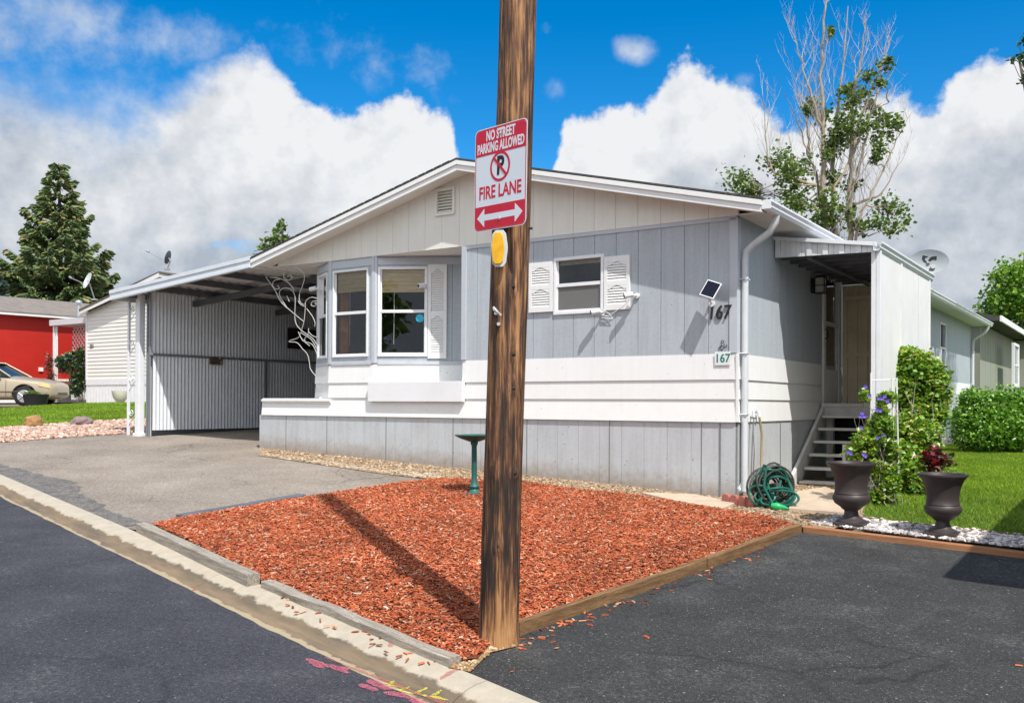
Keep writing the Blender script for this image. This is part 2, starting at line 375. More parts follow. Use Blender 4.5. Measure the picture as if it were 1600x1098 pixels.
def glass_mat(name, tint=(.75, .78, .78), refl=1.0):
    if name in MATS: return MATS[name]
    m = bpy.data.materials.new(name); m.use_nodes = True; n = m.node_tree.nodes; l = m.node_tree.links; n.remove(n['Principled BSDF'])
    t = n.new('ShaderNodeBsdfTransparent'); t.inputs[0].default_value = (*tint, 1); g = n.new('ShaderNodeBsdfGlossy'); g.inputs['Roughness'].default_value = .01; g.inputs[0].default_value = (refl, refl, refl, 1)
    f = n.new('ShaderNodeFresnel'); f.inputs[0].default_value = 1.55; mx_ = n.new('ShaderNodeMixShader'); l.new(f.outputs[0], mx_.inputs[0]); l.new(t.outputs[0], mx_.inputs[1]); l.new(g.outputs[0], mx_.inputs[2])
    tc_ = n.new('ShaderNodeTexCoord'); q = n.new('ShaderNodeTexNoise'); q.inputs['Scale'].default_value = 1.5; l.new(tc_.outputs['Object'], q.inputs['Vector'])
    bp = n.new('ShaderNodeBump'); bp.inputs['Strength'].default_value = .05; l.new(q.outputs['Fac'], bp.inputs['Height']); l.new(bp.outputs[0], g.inputs['Normal'])
    l.new(mx_.outputs[0], n['Material Output'].inputs[0]); MATS[name] = m; return m
GREY = mat('grey_paint', (.425, .465, .50), .75, .035, 1.6, .12, 60, dirt=.22, dscale=1.3, grain=.07, gscale=90, streak=.30, spots=[(42, .975, (.20, .19, .17), .7)])
GREYD = mat('grey_seam', (.20, .205, .21), .9)
SKIRT = mat('skirt_paint', (.49, .51, .525), .75, .05, 2.2, .1, 50, dirt=.3, dscale=1.6, grain=.05, gscale=70, streak=.26, spots=[(36, .97, (.18, .16, .14), .8)])
WHITE = mat('white_paint', (.79, .79, .77), .6, .02, 2, .06, 30, dirt=.12, dscale=2.2, streak=.10, spots=[(26, .985, (.40, .36, .30), .7)])
WHITE2 = mat('white_metal', (.78, .79, .80), .4, .04, 3, .04, 20, dirt=.14, dscale=5)
BEIGE = mat('gable_paint', (.77, .75, .68), .7, .03, 1.5, .08, 40, dirt=.14, streak=.16)
SOFF = mat('soffit_paint', (.76, .73, .69), .7, .04, 2, dirt=.1)
TRIM = mat('grey_trim', (.50, .53, .57), .6, .05, 3, dirt=.15)
SHING = mat('shingles', (.10, .095, .09), .95, .3, 30, .5, 60)
DARK = mat('dark_interior', (.03, .03, .03), .9)
BLACK = mat('black_metal', (.018, .018, .02), .45)
GLASS = glass_mat('window_glass')
BLIND = mat('tan_blind', (.80, .60, .33), .7, .15, 8, .3, 30, stretch=(1, 1, 12))
CURT = mat('orange_curtain', (.72, .33, .10), .8, .2, 6)
SILV = mat('galvanised', (.55, .57, .60), .38, .12, 8, metal=.6, dirt=.2, dscale=6)
CORR = mat('corrugated_paint', (.72, .745, .78), .5, .06, 2, .03, 30, dirt=.25, dscale=1.2)
CPUND = mat('carport_deck', (.66, .63, .60), .6, .15, 3, dirt=.35, dscale=1.5)
CPBEAM = mat('carport_beam', (.13, .135, .15), .5, .2, 4, dirt=.4)
TAN = mat('tan_metal', (.82, .70, .50), .55, .08, 3, dirt=.25)

# ================================================================ THE SETTING: ground, street, kerb, drives
HM = Matrix.Translation((CX, CY, 0)) @ Matrix.Rotation(math.atan2(-.559, .829), 4, 'Z') @ Matrix.Rotation(-.0091, 4, 'X')
def HW(x, y, z=0): return HM @ Vector((x, y, z))
def H2(x, y): q = HW(x, y); return (q.x, q.y)
# base ground, one sheet to the horizon
xs = np.concatenate([[-900, -400, -200, -120, -80], np.arange(-50, 30, 1.0), [30, 50, 80, 120, 200, 400, 900]])
ys = np.concatenate([[-600, -200, -80, -30, -10, 0], np.arange(2, 45, 1.0), [45, 60, 90, 150, 300, 700, 1500]])
GX, GY = np.meshgrid(xs, ys); GZ = zg(GX, GY)-.14
V = np.stack([GX, GY, GZ], -1).reshape(-1, 3); nx = len(xs); ny = len(ys)
Fq = [(j*nx+i, j*nx+i+1, (j+1)*nx+i+1, (j+1)*nx+i) for j in range(ny-1) for i in range(nx-1)]
g = mesh_np('ground', V, Fq, mat('dirt', (.20, .165, .12), .95, .25, .6, .4, 20, col2=(.13, .12, .08))); g['kind'] = 'structure'

A = Vector(gp(0, 742)); B = Vector(gp(712, 1045)); T = (B-A).normalized(); NRM = Vector((-T.y, T.x))  # NRM points to the house side?
if NRM.y < 0: NRM = -NRM
c0 = Vector(gp(0, 779, -.07)); c1_ = Vector(gp(420, 985, -.07)); KW = (abs((c0-A).dot(NRM))+abs((c1_-A).dot(NRM)))/2
print('kerb width', KW, 'dir', T)
def KP(s, d): return A+T*s-NRM*d       # s metres along the kerb from the left edge of the picture, d metres towards the street
def kerb_mat():
    m = bpy.data.materials.new('kerb_concrete'); m.use_nodes = True; n = m.node_tree.nodes; l = m.node_tree.links; b = n['Principled BSDF']; b.inputs['Roughness'].default_value = .85
    t = n.new('ShaderNodeTexCoord'); s = n.new('ShaderNodeSeparateXYZ'); l.new(t.outputs['Object'], s.inputs[0])
    def nz(sc_, det, st=(1, 1, 1)):
        mp = n.new('ShaderNodeMapping'); mp.inputs['Scale'].default_value = st; l.new(t.outputs['Object'], mp.inputs[0]); q = n.new('ShaderNodeTexNoise'); q.inputs['Scale'].default_value = sc_; q.inputs['Detail'].default_value = det; q.inputs['Roughness'].default_value = .65; l.new(mp.outputs[0], q.inputs[0]); return q.outputs['Fac']
    def mth(o, a, b_):
        q = n.new('ShaderNodeMath'); q.operation = o
        for i, v in enumerate((a, b_)):
            if isinstance(v, (int, float)): q.inputs[i].default_value = v
            else: l.new(v, q.inputs[i])
        return q.outputs[0]
    def mp_(v, a, b_, c=0, d=1):
        q = n.new('ShaderNodeMapRange'); l.new(v, q.inputs[0])
        for i, x in enumerate((a, b_, c, d)): q.inputs[i+1].default_value = x
        return q.outputs[0]
    def mix(f, a, b_):
        q = n.new('ShaderNodeMix'); q.data_type = 'RGBA'; l.new(f, q.inputs[0])
        for i, v in ((6, a), (7, b_)):
            if isinstance(v, tuple): q.inputs[i].default_value = (*v, 1)
            else: l.new(v, q.inputs[i])
        return q.outputs[2]
    y = mth('ADD', s.outputs[1], mth('MULTIPLY', mth('SUBTRACT', nz(5, 8), .5), .16))
    dry = mix(mp_(nz(9, 6), .3, .75), (.46, .40, .305), (.35, .30, .23))
    wet = mix(mp_(nz(3, 8, (.5, 3, 1)), .35, .65), (.235, .165, .095), (.115, .09, .062))
    col = mix(mp_(y, .46*KW, .46*KW+.02), dry, wet)
    col = mix(mp_(y, .86*KW, .9*KW), col, (.36, .285, .18))
    sp = n.new('ShaderNodeTexVoronoi'); sp.inputs['Scale'].default_value = 90; l.new(t.outputs['Object'], sp.inputs[0])
    col = mix(mp_(sp.outputs['Distance'], .05, .16, .5, 0), col, (.12, .10, .08))
    l.new(col, b.inputs['Base Color']); bp = n.new('ShaderNodeBump'); bp.inputs['Strength'].default_value = .35; bp.inputs['Distance'].default_value = .008; l.new(nz(70, 4), bp.inputs['Height']); l.new(bp.outputs[0], b.inputs['Normal'])
    return m
mb = MB(); prof = [(-.02, -.13), (-.012, .006), (.0, .010), (.10, .004), (.18, -.012), (.26, -.040), (.33, -.062), (.40, -.072), (KW, -.070), (KW+.03, -.075), (KW+.03, -.16)]
if KW < .42: prof = [(-.02, -.13), (-.012, .006), (.0, .010)]+[(KW*a, z) for a, z in ((.2, .005), (.38, -.008), (.52, -.03), (.66, -.056), (.8, -.068), (1, -.066), (1.04, -.075), (1.04, -.16))]
s = -36.0; joints = []
while s < 26:
    e = s+3.05; P = []
    n_ = 7
    for k in range(n_):
        q = s+.004+(e-s-.008)*k/(n_-1)
        for d, z in prof:
            w_ = KP(q, d); P.append((q, d, gz(*KP(q, 0))+z+ .002*noise.noise(Vector((q*2, d*6, 0)))))
    m_ = len(prof); Fs = [(i*m_+k, i*m_+k+1, (i+1)*m_+k+1, (i+1)*m_+k) for i in range(n_-1) for k in range(m_-1)]
    Fs += [tuple(range(m_)), tuple((n_-1)*m_+k for k in range(m_-1, -1, -1))]
    mb.add(P, Fs); s = e
kb = mb.build('kerb', kerb_mat()); kb['kind'] = 'structure'
kb.matrix_world = Matrix(((T.x, -NRM.x, 0, A.x), (T.y, -NRM.y, 0, A.y), (0, 0, 1, 0), (0, 0, 0, 1)))

ASPH = mat('road_asphalt', (.054, .054, .064), .88, .2, 1.2, .9, 130, col2=(.036, .036, .044), spots=[(95, .80, (.16, .155, .15), .8), (60, .985, (.42, .40, .36), .9), (170, .75, (.12, .12, .12), .7)], spec=.3, grain=.5, dust=.5, dustc=(.15, .148, .15), crack=.5, cscale=.45)
ASPH2 = mat('drive_asphalt', (.031, .031, .031), .85, .2, .9, .9, 130, col2=(.047, .0465, .045), spots=[(80, .86, (.19, .185, .16), .8), (55, .985, (.5, .48, .42), .9), (150, .8, (.14, .14, .125), .7)], spec=.3, dirt=.8, dscale=.9, grain=.5, dust=.6, dustc=(.17, .168, .15), crack=.6, cscale=.5)
ASPH3 = mat('old_asphalt', (.31, .265, .22), .92, .1, .8, .8, 130, col2=(.20, .17, .14), spots=[(110, .6, (.42, .38, .33), .55), (120, .7, (.10, .09, .085), .6), (50, .97, (.6, .56, .5), .8)], spec=.2, dirt=.55, dscale=1.1, grain=.42, gscale=110, dust=.5, dustc=(.42, .37, .31), crack=.8, cscale=.6)
def kline(d, s0, s1, st=.3): return [KP(s_, d) for s_ in np.arange(s0, s1, st)]
dR = KW+.01
poly = kline(dR-.0, -36, 24, .12)
poly = [p-NRM*(.018*noise.noise(Vector((p.x*6, p.y*6, 0)))+.02*noise.noise(Vector((p.x*1.7, p.y*1.7, 5)))) for p in poly]+[KP(24, 9.5), KP(-36, 9.5)]
sheet('road', poly, 0, ASPH, 1.0, zf=lambda x, y: gz(*(lambda q: q)(((Vector((x, y))-A).dot(T)*T+A)))-.058)
g2 = sheet('far_pavement', [KP(24, 9.5), KP(24, 13), KP(-36, 13), KP(-36, 9.5)], 0, ASPH3, 2.0, zf=lambda x, y: gz(*(((Vector((x, y))-A).dot(T)*T+A)))-.02)
# weathered drive on the left, running under the carport
poly = [KP(s_, .0) for s_ in np.arange(-16, (Vector(gp(218, 829))-A).dot(T), .3)]+[gp(*p) for p in ((226, 830), (245, 822), (290, 812), (480, 780), (560, 767), (640, 757), (700, 750), (700, 738))]
poly += [H2(-7.9, .05), H2(-7.9, 14), H2(-11.6, 14), H2(-11.6, .2)]+[gp(*p) for p in ((200, 678), (100, 684), (0, 692), (-200, 706), (-500, 722))]
sheet('driveway', poly, 0.0, ASPH3, .5)
# dark sealed drive on the right
poly = [gp(*p) for p in ((728, 1052), (745, 1030), (765, 1012), (808, 996), (900, 960), (1000, 928), (1110, 885), (1180, 858), (1250, 832), (1420, 848), (1600, 871), (2000, 925))]+[(9.5, 5.5), KP((B-A).dot(T)+11, 0)]+[KP(s_, 0) for s_ in np.arange((B-A).dot(T)+10.7, (B-A).dot(T)+.1, -.3)]
sheet('parking_pad', poly, 0.003, ASPH2, .5)
# tan gravel round the foot of the house
front = [gp(*p) for p in ((403, 712), (520, 729), (600, 741), (700, 752), (820, 758), (880, 767), (1000, 780), (1130, 802), (1195, 811), (1250, 824), (1300, 828), (1350, 806), (1352, 784))]
gpoly = front+[H2(1.0, 1.3), H2(1.0, 4.4), H2(-.2, 4.4), H2(-.3, .2), H2(-8.0, .2)]
GRAVB = mat('tan_grit', (.30, .215, .13), .95, .3, 12, .8, 60, col2=(.25, .18, .12), spots=[(70, .6, (.6, .48, .36), .8), (60, .7, (.3, .15, .08), .7)])
sheet('gravel_path', gpoly, .008, GRAVB, .5)
# mulch bed
mpx = ((238, 824), (300, 853), (398, 912), (420, 916), (560, 974), (718, 1040), (748, 1034), (768, 1010), (812, 984), (900, 952), (1000, 920), (1107, 880), (1180, 852), (1244, 826), (1195, 810), (1130, 801), (1000, 779), (880, 766), (820, 757), (690, 751), (632, 758), (560, 768), (480, 781), (290, 813))
mpoly = [gp(*p) for p in mpx]
def mz(x, y): return gz(x, y)+.03+.012*noise.noise(Vector((x*1.6, y*1.6, 0)))
MUL = mat('mulch_base', (.24, .060, .024), .95, .4, 40, 1, 60, col2=(.09, .025, .012))
sheet('mulch_bed', mpoly, 0, MUL, .4, zf=mz)
RAMP = [(0, (.08, .022, .012)), (.2, (.24, .052, .022)), (.5, (.45, .100, .036)), (.78, (.58, .185, .078)), (.92, (.56, .31, .18)), (1, (.58, .45, .33))]
MCH = attr_mat('mulch_chips', RAMP, .85, nscale=1.3)
n = 80000; P2 = rand_in(mpoly, n); zz = zg(P2[:, 0], P2[:, 1])+.034+rng.random(n)*.022
keep = (np.hypot(P2[:, 0]-.02, P2[:, 1]-5.62) > .13); P2 = P2[keep]; zz = zz[keep]; n = len(P2)
chipV = [(-.5, -.5, -.5), (.5, -.5, -.5), (.5, .5, -.5), (-.5, .5, -.5), (-.46, -.3, .5), (.38, -.42, .5), (.5, .36, .5), (-.4, .5, .5)]
chipF = [(4, 5, 6, 7), (0, 1, 5, 4), (1, 2, 6, 5), (2, 3, 7, 6), (3, 0, 4, 7)]
S = np.stack([.012+.042*rng.random(n)**1.7, .004+.010*rng.random(n)**1.4, .002+.005*rng.random(n)], 1)
big = rng.random(n) < .05; S[big, 0] *= 1.8; S[big, 1] *= 1.9
V, Fa, r = scatter(np.column_stack([P2, zz]), chipV, chipF, S, rots(n, .0)@rots(n, .55), rnd=np.clip(rng.normal(.5, .25, n), 0, 1))
o = mesh_np('bark_mulch', V, Fa, MCH, {'rnd': r}); tag(o, kind='stuff')
# strayed chips beyond the bed
def stray(px_list, n, spread, sc_=1.0):
    out = []
    for _ in range(n):
        i_ = random.random()*(len(px_list)-1.001); a, b__ = px_list[int(i_)], px_list[int(i_)+1]; t_ = i_-int(i_); a = (a[0]+(b__[0]-a[0])*t_, a[1]+(b__[1]-a[1])*t_); x, y = gp(a[0]+random.gauss(0, sc_*1.3), a[1]+random.gauss(0, sc_)); out.append((x, y, gz(x, y)))
    return np.array(out)
st1 = stray([(850+i*33, 985-i*12.2) for i in range(12)]+[(815, 1000), (830, 1010), (900, 975)], 90, 9, 8)+[0, 0, .008]
st2 = stray([(430+i*14, 936+i*6.3) for i in range(20)], 30, 3, 7)+[0, 0, .014]
st3 = np.array([(*gp(x, y, -.06), gz(*gp(x, y, -.06))-.05) for x, y in ((303, 923), (328, 965), (285, 975), (282, 985), (360, 974), (368, 988), (402, 1016), (920, 960), (935, 955), (980, 950), (1117, 1047), (1592, 1058), (1010, 1012), (870, 1030), (800, 1068), (680, 1052), (845, 1000))])
stp = np.vstack([st1, st2, st3]); stp[-6:, 2] += .06
n = len(stp); S = np.stack([.02+.035*rng.random(n), .006+.012*rng.random(n), .004+.004*rng.random(n)], 1)
V, Fa, r = scatter(stp, chipV, chipF, S, rots(n, .25)); tag(mesh_np('stray_mulch', V, Fa, MCH, {'rnd': r}), kind='stuff')
# pebbles: a lumpy low stone
def stone_proto(seed, n=1):
    bm = bmesh.new(); bmesh.ops.create_icosphere(bm, subdivisions=n, radius=.5)
    for v in bm.verts: v.co *= 1+.35*noise.noise(v.co*2.2+Vector((seed, 0, 0)))
    V = [tuple(v.co) for v in bm.verts]; Fs = [tuple(q.index for q in f.verts) for f in bm.faces]; bm.free(); return V, Fs
def pebbles(name, poly, n, s0, s1, ramp, dz=.0, near=False, extra=None):
    P = rand_in(poly, n, near); pv, pf = stone_proto(3); s = s0+(s1-s0)*rng.random(n)**1.7
    S = np.stack([s*(1+.5*rng.random(n)), s, s*.7], 1); z = zg(P[:, 0], P[:, 1])+dz+s*.15
    V, Fa, r = scatter(np.column_stack([P, z]), pv, pf, S, rots(n, .4)); m = attr_mat(name+'_stone', ramp, .9, nscale=8)
    return tag(mesh_np(name, V, Fa, m, {'rnd': r}, smooth=False), kind='stuff')
visg = front+[H2(1.0, 1.3), H2(.9, 2.2), H2(.02, 2.2), H2(.02, -.02), H2(-8.0, -.02)]
pebbles('tan_gravel', visg, 7000, .012, .038, [(0, (.12, .075, .04)), (.35, (.30, .20, .11)), (.7, (.42, .30, .19)), (.93, (.58, .48, .36)), (1, (.26, .10, .05))], .008)
wpoly = [gp(*p) for p in ((1268, 819), (1420, 838), (1600, 858), (1800, 882), (1800, 862), (1600, 839), (1440, 822), (1362, 812), (1310, 806))]
sheet('edging_soil', wpoly, .006, mat('dark_soil', (.09, .065, .045), .95, .3, 10, .5, 50), .5)
pebbles('white_gravel', wpoly, 2500, .022, .058, [(0, (.14, .12, .12)), (.25, (.36, .32, .31)), (.6, (.58, .53, .50)), (1, (.78, .74, .70))], .012)
ppoly = [gp(*p) for p in ((-500, 722), (-200, 706), (0, 692), (100, 684), (200, 678), (238, 674), (238, 654), (120, 660), (0, 669), (-200, 683), (-500, 702))]
sheet('pink_grit', ppoly, .004, mat('pink_grit', (.55, .36, .28), .95, .2, 5, .5, 40), .5)
pebbles('pink_gravel', ppoly, 8000, .03, .075, [(0, (.25, .14, .10)), (.3, (.42, .27, .20)), (.7, (.54, .38, .30)), (1, (.66, .53, .45))], .01)
# gravel around the foot of the pole and along the strip
dpoly = [gp(*p) for p in ((700, 1046), (735, 1052), (765, 1022), (806, 1012), (806, 990), (770, 985), (745, 1000), (722, 1030))]
sheet('bare_soil', dpoly, .012, mat('bare_soil', (.30, .20, .10), .95, .3, 20, .8, 60, col2=(.18, .11, .05)), .3)
pebbles('soil_crumbs', dpoly, 700, .008, .03, [(0, (.22, .13, .06)), (.6, (.42, .28, .14)), (1, (.62, .5, .36))], .012)
# lawns
GRS = [(0, (.08, .17, .010)), (.4, (.17, .30, .014)), (.75, (.27, .41, .022)), (1, (.40, .46, .08))]
GM = attr_mat('grass_blades', GRS, .6, .35, nscale=.9)
SOIL = mat('lawn_soil', (.10, .17, .015), .95, .25, 8, .6, 60, col2=(.05, .09, .012))
lw = [gp(*p) for p in ((2000, 880), (1600, 838), (1362, 812), (1349, 806), (1351, 784))]+[H2(1.0, 1.3), H2(.05, 4.3), H2(.05, 17.4), H2(-1, 19), H2(-1, 45), H2(14, 45)]
sheet('lawn', lw, .002, SOIL, .5)
vis = [gp(*p) for p in ((1750, 855), (1600, 838), (1362, 812), (1349, 806), (1351, 784), (1375, 765), (1400, 730), (1460, 700), (1500, 690))]+[gp(1640, 690), gp(1750, 700)]
def grass(name, poly, n, h, wd, dz=0):
    P = rand_in(poly, n); pv = [(-.5, 0, 0), (.5, 0, 0), (.1, .25, .6), (.0, .6, 1.0)]; pf = [(0, 1, 2), (0, 2, 3)]
    S = np.stack([wd*(.6+.8*rng.random(n)), h*(.5+rng.random(n)), h*(.5+.8*rng.random(n))], 1)
    V, Fa, r = scatter(np.column_stack([P, zg(P[:, 0], P[:, 1])+dz]), pv, pf, S, rots(n, .55)); return tag(mesh_np(name, V, Fa, GM, {'rnd': r}), kind='stuff')
grass('lawn_grass', vis, 120000, .045, .008, 0)
ll = [gp(*p) for p in ((-500, 702), (-200, 683), (0, 669), (120, 660), (238, 654), (262, 651), (262, 629), (135, 631), (60, 635), (0, 640), (-300, 648))]
sheet('left_lawn', ll, .002, mat('left_lawn_soil', (.10, .17, .02), .95, .25, 3, .6, 40, col2=(.06, .12, .015)), .5)
llv = [gp(*p) for p in ((-60, 674), (0, 669), (120, 660), (238, 654), (262, 651), (262, 629), (135, 631), (60, 635), (0, 640), (-60, 643))]
grass('left_lawn_grass', llv, 70000, .06, .02, 0)

# pavers
PAV = mat('paver', (.55, .43, .31), .9, .12, 4, .4, 60, col2=(.42, .33, .25), dirt=.3, dscale=5)
for i, pl in enumerate([((1000, 773), (1085, 776), (1150, 789), (1128, 799), (1050, 785)), ((1246, 772), (1290, 765), (1330, 783), (1318, 806), (1232, 799)), ((1215, 803), (1260, 801), (1275, 815), (1230, 818))][:2]):
    pts = [Vector(gp(*p)) for p in pl]; c = sum(pts, Vector((0, 0)))/len(pts); mb = MB()
    mb.prism([(p.x, p.y) for p in pts], lambda a, b, d: (a, b, gz(a, b)+d), .0, .042 if i else .035)
    o = mb.build('paver', PAV, bevel=.006, base=(c.x, c.y, gz(c.x, c.y)))
    tag(o, ['long tan paving slab between the grey skirting and the red mulch', 'broad tan stepping slab in front of the wooden porch steps'][i], 'paving slab')
pts = [Vector(gp(*p)) for p in ((405, 706), (403, 710), (520, 727), (600, 739), (700, 751), (690, 742), (600, 734), (520, 722))]
mb = MB(); mb.prism([(p.x, p.y) for p in pts], lambda a, b, d: (a, b, gz(a, b)+d), -.02, .012)
tag(mb.build('concrete_border', mat('pale_concrete', (.44, .37, .28), .9, .2, 4, .3, 50, dirt=.8, dscale=4, grain=.3, gscale=40), base=(pts[0].x, pts[0].y, gz(*pts[0]))), 'narrow pale concrete strip between the drive and the skirting gravel', 'concrete border')

# broken dark patching along the back of the kerb
random.seed(3); bk_ = []; fr2 = []
sE = (Vector(gp(206, 824))-A).dot(T)
for s_ in np.arange(-4, sE, .1):
    wd_ = .16+.16*noise.noise(Vector((s_*1.1, 2, 0)))+.10*noise.noise(Vector((s_*5, 2, 4)))+max(0, .35-.12*abs(s_-1.0)); bk_.append(KP(s_, -max(.05, wd_))); fr2.append(KP(s_, -.004))
sheet('dark_patching', bk_+fr2[::-1], .004, mat('broken_asphalt', (.09, .085, .08), .95, .3, 7, .9, 60, col2=(.17, .155, .14), spots=[(60, .6, (.30, .27, .24), .7)], grain=.5, gscale=60), .5)
# timber edging
WOODG = mat('weathered_timber', (.46, .405, .33), .9, .15, 5, .9, 30, stretch=(.5, 10, 10), col2=(.22, .195, .16), dirt=.7, dscale=2, grain=.25, gscale=30)
WOODB = mat('brown_timber', (.27, .155, .065), .85, .25, 3, .7, 30, stretch=(.6, 9, 9), col2=(.10, .05, .022), dirt=.7, dscale=3, grain=.3, gscale=30)
WOODO = mat('stained_timber', (.42, .19, .085), .8, .15, 3, .6, 30, stretch=(.6, 9, 9), col2=(.25, .11, .05), dirt=.4)
def timber(p0, p1, wd, h, m, label, back=1, wob=0, seg=14, cat='edging timber'):
    a = Vector(gp(*p0)); b = Vector(gp(*p1)); d = (b-a).normalized(); nn = Vector((-d.y, d.x))*back; L_ = (b-a).length; prof_ = [(0, -.06), (0, h-.006), (.006, h), (wd-.006, h), (wd, h-.006), (wd, -.06)]
    P = []
    for k in range(seg+1):
        s_ = L_*k/seg; q = a+d*s_; z0 = gz(q.x, q.y)
        for (x, z) in prof_:
            j = wob*noise.noise(Vector((s_*2.3, x*7, z*9))); P.append((s_, x+j, z0-gz(a.x, a.y)+z+wob*.7*noise.noise(Vector((s_*1.9, x*9, 4)))*(z > 0)))
    m_ = len(prof_); Fs = [(i*m_+k, i*m_+(k+1) % m_, (i+1)*m_+(k+1) % m_, (i+1)*m_+k) for i in range(seg) for k in range(m_)]+[tuple(range(m_)), tuple(seg*m_+k for k in range(m_-1, -1, -1))]
    o = MB().add(P, Fs).build('edging_timber', m); o.matrix_world = Matrix(((d.x, nn.x, 0, a.x), (d.y, nn.y, 0, a.y), (0, 0, 1, gz(a.x, a.y)), (0, 0, 0, 1)))
    return tag(o, label, cat, 'timbers edging the beds')
timber((213, 833), (386, 918), .10, .095, WOODG, 'square sawn grey timber lying along the kerb, nearer the old driveway', 1, .005)
timber((408, 920), (701, 1045), .085, .06, WOODG, 'split weathered grey timber along the kerb ending near the pole foot', 1, .018, 60)
timber((812, 993), (1104, 889), .05, .085, WOODB, 'brown wooden board edging the mulch from the pole towards the urns', 1, .004, 30)
timber((1107, 889), (1253, 832), .06, .085, WOODB, 'short brown board closing the mulch corner beside the dark parking pad', 1, .005, 20)
timber((1255, 831), (1610, 874), .085, .055, WOODO, 'long reddish stained timber in front of the two urns', 1, .003, 30)
timber((1332, 811), (1610, 842), .045, .035, WOODB, 'thin brown board between the lawn and the white gravel', 1, .003, 20)
timber((287, 812), (478, 778), .13, .045, mat('slate_edge', (.13, .14, .16), .9, .2, 5, .4, 40), 'flat dark slate coloured edging strip between old driveway and mulch', 1, .006, 20, 'edging strip')

# survey paint on the street
def spray(name, col):
    if name+'_spray' in MATS: return MATS[name+'_spray']
    m = bpy.data.materials.new(name+'_spray'); m.use_nodes = True; n = m.node_tree.nodes; l = m.node_tree.links; b = n['Principled BSDF']; b.inputs['Base Color'].default_value = (*col, 1); b.inputs['Roughness'].default_value = .85
    g_ = n.new('ShaderNodeNewGeometry'); q = n.new('ShaderNodeTexNoise'); q.inputs['Scale'].default_value = 130; q.inputs['Detail'].default_value = 8; q.inputs['Roughness'].default_value = .8; l.new(g_.outputs['Position'], q.inputs[0])
    r_ = n.new('ShaderNodeMapRange'); l.new(q.outputs['Fac'], r_.inputs[0]); r_.inputs[1].default_value = .42; r_.inputs[2].default_value = .58; r_.inputs[3].default_value = 0; r_.inputs[4].default_value = .85
    t_ = n.new('ShaderNodeBsdfTransparent'); x_ = n.new('ShaderNodeMixShader'); l.new(r_.outputs[0], x_.inputs[0]); l.new(t_.outputs[0], x_.inputs[1]); l.new(b.outputs[0], x_.inputs[2]); l.new(x_.outputs[0], n['Material Output'].inputs[0]); MATS[name+'_spray'] = m; return m
def paint(name, px, wd, col, label, cat='paint mark', dz=0):
    """irregular sprayed patches: short polylines widened to ragged ribbons"""
    for li, line in enumerate(px):
        mb = MB(); base = gp(*line[0], dz)
        pts = [Vector(gp(*p, dz)) for p in line]; Q = []
        for i in range(len(pts)-1):
            for k in range(6): Q.append(pts[i].lerp(pts[i+1], k/6))
        Q.append(pts[-1]); l_, r_ = [], []
        for i, q in enumerate(Q):
            t = (Q[min(i+1, len(Q)-1)]-Q[max(i-1, 0)]).normalized(); nn = Vector((-t.y, t.x)); ww = wd*(.7+.9*random.random())*(1 if 0 < i < len(Q)-1 else .4)
            def surf(p):
                q_ = (p-A); s_ = q_.dot(T); d_ = -q_.dot(NRM); z0 = gz(*KP(s_, 0))
                if d_ > KW: return z0-.058+.006
                zs = np.interp(d_, [p_[0] for p_ in prof[2:-2]], [p_[1] for p_ in prof[2:-2]]); return z0+zs+.006
            for lst, sg in ((l_, .5), (r_, -.5)):
                p = q+nn*ww*sg; lst.append((p.x, p.y, surf(p)))
        n = len(l_); mb.add(l_+r_, [(i, i+1, n+i+1, n+i) for i in range(n-1)])
        tag(mb.build(name, spray(name, col), base=(base[0], base[1], gz(*base))), label, cat, group=cat+'s: '+label)
paint('pink_paint', [[(478, 1036), (510, 1046), (545, 1052)], [(485, 1040), (505, 1050)], [(515, 1045), (545, 1058)], [(575, 1068), (600, 1080), (612, 1083)], [(562, 1076), (590, 1086)], [(600, 1088), (640, 1094), (680, 1110)], [(640, 1100), (690, 1115)]], .042, (.62, .15, .20), 'broken pink sprayed survey marks on the dark road edge', dz=-.06)
paint('red_paint', [[(508, 1030), (560, 1046), (600, 1062), (640, 1078), (700, 1100)], [(688, 1074), (712, 1064), (724, 1058)], [(612, 1014), (610, 1026)]], .024, (.46, .13, .10), 'faded red sprayed line along the gutter with a tick across the kerb', dz=-.05)
paint('yellow_paint', [[(598, 1068), (640, 1078)], [(615, 1064), (608, 1074)], [(640, 1074), (622, 1080), (646, 1085)], [(668, 1079), (648, 1083), (668, 1089)], [(690, 1086), (673, 1089), (700, 1097)]], .017, (.75, .68, .05), 'bright yellow sprayed letters on the gutter beside the pink marks', dz=-.055)

